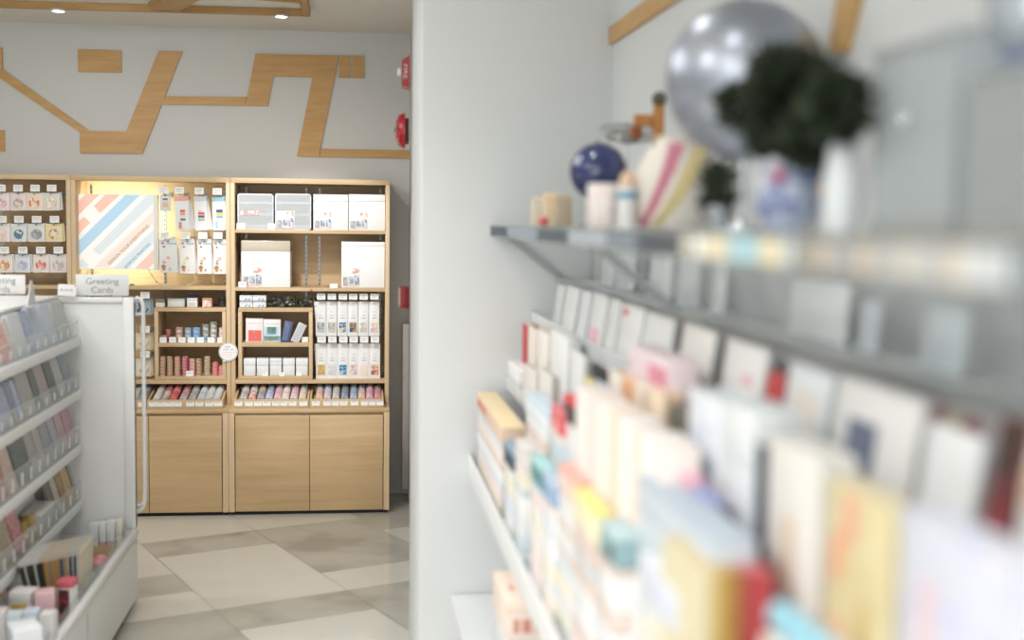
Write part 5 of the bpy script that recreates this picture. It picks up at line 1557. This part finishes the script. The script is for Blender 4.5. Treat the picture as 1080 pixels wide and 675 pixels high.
# cream bag with ribbons
p = on_shelf(714, .60)
s = pxm(p)
W_, H_ = 46 / s, 96 / s
t = thing('cloth_bag', 'plump cream cloth bag with pink and yellow slanting ribbons', 'bag', p)
MB().lathe([(0, 0), (W_ * .82, 0), (W_ * .98, H_ * .12), (W_, H_ * .36), (W_ * .94, H_ * .62), (W_ * .72, H_ * .84), (W_ * .5, H_ * .95), (W_ * .54, H_), (0, H_ * .99)], mat('#e0dad0', .8), n=32).build('body', t)
for nm, dy, c in (('pink_ribbon', (-.86, .66), '#dd8ca0'), ('yellow_ribbon', (-.62, 1.0), '#e2d098')):
    mb = MB()
    pts = []
    for i in range(13):
        f = i / 12
        z = H_ * (.02 + .9 * f)
        yy = (dy[0] + dy[1] * f) * W_
        zz_ = z / H_
        rr = W_ * .5
        prf = [(.82, 0), (.98, .12), (1, .36), (.94, .62), (.72, .84), (.5, .95), (.54, 1)]
        for (ra, za), (rb_, zb_) in zip(prf[:-1], prf[1:]):
            if za <= z / H_ <= zb_:
                rr = W_ * (ra + (rb_ - ra) * (z / H_ - za) / (zb_ - za))
        yy = max(-rr * .96, min(rr * .96, yy))
        pts.append(Vector((yy, -math.sqrt(max(.0004, rr * rr - yy * yy)) - .004, z)))
    hw = W_ * .17
    for a_, b_ in zip(pts[:-1], pts[1:]):
        mb.prism([a_ + Vector((-hw, 0, 0)), a_ + Vector((hw, 0, 0)), b_ + Vector((hw, 0, 0)), b_ + Vector((-hw, 0, 0))], (0, .003, 0), mat(c, .6))
    mb.build(nm, t)
# wooden bird-like stand
p = on_shelf(692, .70)
s = pxm(p)
t = thing('wooden_crane', 'orange brown wooden angled ornament rising behind the cloth bag', 'ornament', p)
WD = wood('toy_wood', '#9c6430', '#c48c50', (20, 20, 8))
MB().box(-.012, .012, -.013, .013, 0, 128 / s, WD, bev=.003).build('post', t)
MB().box(-26 / s, -.0125, -.011, .011, 106 / s, 118 / s, WD, bev=.002).build('arm', t)
MB().box(-30 / s, -18 / s, -.0125, .0125, 92 / s, 105.5 / s, mat('#8c5028', .5), bev=.004).build('head', t)
MB().sphere((0, -.004, 134 / s), 8 / s, mat('#54503c', .6), n=16).build('knob', t)
MB().box(-.03, .03, -.04, .04, 0, .008, WD, bev=.002).build('base', t)
# silver leaf dish
p = on_shelf(660, .68)
s = pxm(p)
t = thing('silver_dish', 'curved silver dish on a thin stem behind the navy globe', 'dish', p)
mb = MB()
prof = [(0, 0), (26 / s, 6 / s), (31 / s, 14 / s), (30 / s, 15 / s), (25 / s, 8 / s), (0, 2 / s)]
mb.lathe(prof, mat('#c9cdd0', .15, .9), c=(0, 0, 88 / s), n=36, mx=Euler((rad(18), 0, 0)).to_matrix().to_4x4())
mb.build('dish', t)
MB().cyl((0, 0, .004), (0, 0, 88 / s), .004, CHROME).build('stem', t)
MB().lathe([(0, 0), (.03, 0), (.028, .004), (0, .006)], CHROME).build('foot', t)
# big silver globe
silv = pat(['#9aa0ac', '#b4bac4', '#a4aab8', '#c4c8d0'], 4, 'noise', .34)
silv.node_tree.nodes['Principled BSDF'].inputs['Metallic'].default_value = .75
globe(786, 84, 84, .645, silv, CHROME, 'large silver globe behind the dark green plant', 'silver_globe')
# dark trailing plant by the globe foot
gr = random.Random(11)


def leafy(name, label, p, clumps, cols, size=.02):
    """clumps: (centre in world space, radius, height factor, leaf count)"""
    t = thing(name, label, 'plant', p)
    mb = MB()
    for cc, R_, fl_, n in clumps:
        cc = cc - p
        for i in range(n):
            a, e = gr.uniform(0, 6.28), gr.uniform(-1.4, 1.4)
            rr = R_ * gr.uniform(.25, 1) ** .6
            c = cc + Vector((math.cos(a) * math.cos(e) * rr * .8, math.sin(a) * math.cos(e) * rr, math.sin(e) * rr * fl_))
            d = (c - cc + Vector((0, 0, .2 * R_))).normalized()
            d = (d + Vector((gr.uniform(-.5, .5), gr.uniform(-.5, .5), gr.uniform(-.3, .5)))).normalized()
            sd = d.cross(Vector((gr.uniform(-1, 1), gr.uniform(-1, 1), gr.uniform(-1, 1)))).normalized()
            L_, w_ = size * gr.uniform(.8, 1.4), size * .3
            mb.prism([c, c + d * L_ * .45 + sd * w_, c + d * L_, c + d * L_ * .45 - sd * w_], d.cross(sd) * .0006, mat(gr.choice(cols), .6))
    mb.build('foliage', t)
    return t


XPL = .53
p = on_shelf(832, XPL)
s = pxm(p)
cl = [(at(px, py, 0, XPL), r_ / s, f_, n_) for px, py, r_, f_, n_ in [(835, 104, 52, .85, 1100), (884, 112, 30, .8, 420), (778, 112, 24, .7, 300), (856, 142, 26, 1.0, 420), (820, 78, 30, .7, 300), (815, 138, 26, .7, 300)]]
t = leafy('potted_plant', 'bushy dark green plant in a blue and white patterned pot', p, cl, ['#1a2416', '#243019', '#141c12', '#2c3a20'], .02)
r, h = 38 / s, 72 / s
MB().lathe([(0, 0), (r * .62, 0), (r * .92, h * .3), (r, h * .6), (r * .9, h * .92), (r * .96, h), (r * .86, h), (r * .82, h * .9), (0, h * .88)], pat(['#3c508c', '#c8ccd4', '#5468a0', '#b8c0cc', '#8494b8', '#d4d4d4'], 22, 'noise', .25), n=36).build('pot', t)
MB().sphere((-r * .6, -r * .78, h * .8), r * .2, mat('#c4606c', .5), n=14).build('flower_relief', t)
MB().sphere((r * .62, -r * .74, h * .62), r * .24, mat('#d4a070', .5), n=14).build('flower_relief', t)
MB().cyl((0, 0, h * .9), (0, 0, 120 / s), .008, mat('#4c3c28', .7)).build('stem', t)
p = on_shelf(757, .49)
s = pxm(p)
t = leafy('small_plant', 'small dark plant in a glass cup below the silver globe', p, [(p + Vector((0, 0, 46 / s)), 22 / s, 1.0, 220), (p + Vector((0, 0, 28 / s)), 15 / s, 1.0, 90)], ['#2a3422', '#36402c', '#20281a'], .016)
MB().lathe([(0, 0), (12 / s, 0), (14 / s, 26 / s), (13 / s, 26 / s), (11 / s, 2 / s), (0, 2 / s)], mat('#c8ccd0', .06, .6), n=28).build('cup', t)
# white tall vase right of the pot
p = on_shelf(886, .55)
s = pxm(p)
t = thing('white_vase', 'tall white vase between the plant pot and the clear case', 'vase', p)
r, h = 20 / s, 100 / s
MB().lathe([(0, 0), (r * .75, 0), (r, h * .2), (r * .92, h * .6), (r * .7, h * .9), (r * .72, h), (r * .6, h), (r * .58, h * .9), (0, h * .12)], mat('#dfe3e5', .25), n=32).build('body', t)
MB().lathe([(0, -.0004), (r * .8, -.0004), (r * .8, .0035), (0, .0035)], mat('#c4c8ca', .3)).build('foot', t)


# clear display cases
def case(px0, px1, py_top, X0, X1, label, body, knobc=None):
    ya, yb = at(px0, 200, 0, X0).y, at(px1, 200, 0, X0).y
    z1 = at(px0, py_top, 0, X0).z - zs
    cy, w = (ya + yb) / 2, ya - yb
    t = thing('display_case', label, 'display case', ((X0 + X1) / 2, cy, zs), group='clear display cases on the glass shelf')
    D = X1 - X0
    cm = clear('case_' + body, body, .5, .12)
    MB().box(-D / 2, -D / 2 + .004, -w / 2, w / 2, .012, z1, cm).box(D / 2 - .004, D / 2, -w / 2, w / 2, .012, z1, cm).box(-D / 2 + .004, D / 2 - .004, w / 2 - .004, w / 2, .012, z1, cm).box(-D / 2 + .004, D / 2 - .004, -w / 2, -w / 2 + .004, .012, z1, cm).build('walls', t)
    MB().box(-D / 2 - .002, D / 2 + .002, -w / 2 - .002, w / 2 + .002, z1 + .0004, z1 + .007, mat('#9da1a2', .3)).build('lid', t)
    MB().box(-D / 2 - .002, D / 2 + .002, -w / 2 - .002, w / 2 + .002, 0, .0115, mat('#9a9a94', .4)).build('base', t)
    if knobc:
        MB().sphere((-D / 2 - .006, 0, z1 * .62), .007, mat('#dfe2e4', .08, .9), n=20).build('knob', t)
    return t, w, z1


t, w, z1 = case(918, 1004, 64, .57, .74, 'clear grey display case with chrome knob right of the vase', '#c9d0d3', True)
MB().box(-.05, .05, -w * .32, w * .2, .012, z1 * .55, mat('#c9cccb', .4), bev=.004).box(-.05, .05, -w * .2, w * .1, z1 * .56, z1 * .62, mat('#c8b4a4', .5), bev=.003).build('inner_box', t)
t, w, z1 = case(1018, 1150, 85, .56, .74, 'larger grey display case at the right edge of the photo', '#bcc1c1')
p = at(1066, 62, 0, .62)
t = thing('glass_bowl', 'blue based glass bowl on the larger display case', 'bowl', (.645, p.y, zs + z1 + .0076))
MB().lathe([(0, 0), (.03, 0), (.032, .02), (0, .02)], mat('#4c5c94', .3), n=28).build('base', t)
MB().lathe([(0, .0205), (.02, .0205), (.045, .05), (.05, .085), (.047, .085), (.042, .052), (.016, .026), (0, .026)], mat('#c4ccd4', .08, .5), n=32).build('bowl', t)

# ------------------------------------------------------------------ light
w = bpy.data.worlds.new('ambient_fill')  # added even fill entering through the open rear; no window there
SC.world = w
w.use_nodes = True
bg = w.node_tree.nodes['Background']
bg.inputs[0].default_value = (.95, .98, 1, 1)
bg.inputs[1].default_value = 2.3


def spot(x, y, z, tx, ty, tz, e, ang=100, blend=.8, r=.05, c=(1, .99, .985)):
    l = bpy.data.lights.new('ceiling_spot', 'SPOT')
    l.energy = e
    l.spot_size = rad(ang)
    l.spot_blend = blend
    l.shadow_soft_size = r
    l.color = c
    o = bpy.data.objects.new('ceiling_spot', l)
    COL.objects.link(o)
    o.location = (x, y, z)
    o.rotation_euler = (Vector((tx, ty, tz)) - Vector((x, y, z))).to_track_quat('-Z', 'Y').to_euler()


def area(x, y, z, sx, sy, e, c=(.985, .995, 1), tgt=None):
    l = bpy.data.lights.new('soft_area_light', 'AREA')
    l.shape = 'RECTANGLE'
    l.size, l.size_y = sx, sy
    l.energy = e
    l.color = c
    o = bpy.data.objects.new('soft_area_light', l)
    COL.objects.link(o)
    o.location = (x, y, z)
    if tgt:
        o.rotation_euler = (Vector(tgt) - Vector((x, y, z))).to_track_quat('-Z', 'Y').to_euler()


ZL_ = CEIL - .03
spot(-.62, 5.45, ZL_, -.25, 6.95, 1.2, 78, 42, .4, .03)
spot(-1.5, 4.9, ZL_, -1.1, 6.95, .9, 35, 90, .8)
spot(-.5, 5.0, ZL_, -.3, 6.9, .5, 25, 90, .8)
for x, y, e in [(-.5, 3.2, 30), (-1.6, 3.4, 40), (.2, 2.6, 10), (.2, 1.5, 7), (.2, .5, 7), (-.9, 1.6, 25), (-2.4, 5.2, 60)]:
    spot(x, y, ZL_, x, y, 0, e, 120, 1)
for x, y in [(-2.0, -.9), (-1.0, -.9), (-2.0, .3), (-.9, .3), (-2.0, 1.4), (-1.2, 1.5), (-2.1, 2.6), (-.35, -.6)]:
    spot(x, y, ZL_, x + .4, y + .4, 0, 46, 150, 1, .07)
area(-1.5, 3.9, ZL_, 1.8, 1.4, 27)  # added soft fill under the ceiling, no fixture of its own
# strip of warm light behind the lit sign
area(sg.x, 6.99, sg.z + shh / 2, sw * .98, shh * 1.0, 2.6, (.86, 1, .92), (sg.x, 7.17, sg.z + shh / 2))

# ------------------------------------------------------------------ camera
cd = bpy.data.cameras.new('camera')
cam = bpy.data.objects.new('camera', cd)
COL.objects.link(cam)
cam.matrix_world = Matrix(((RT.x, UP.x, -FW.x, CAM.x), (RT.y, UP.y, -FW.y, CAM.y), (RT.z, UP.z, -FW.z, CAM.z), (0, 0, 0, 1)))
cd.sensor_width = 36
cd.lens = FPX / 1080 * 36
cd.clip_start = .02
cd.dof.use_dof = True
cd.dof.focus_distance = 6.75
cd.dof.aperture_fstop = 1.45
cd.dof.aperture_blades = 0
SC.camera = cam
SC.view_settings.view_transform = 'Standard'
SC.view_settings.look = 'None'
SC.view_settings.gamma = 1
SC.view_settings.use_curve_mapping = False
SC.view_settings.exposure = 0.36
SC.cycles.use_denoising = True
SC.cycles.max_bounces = 8
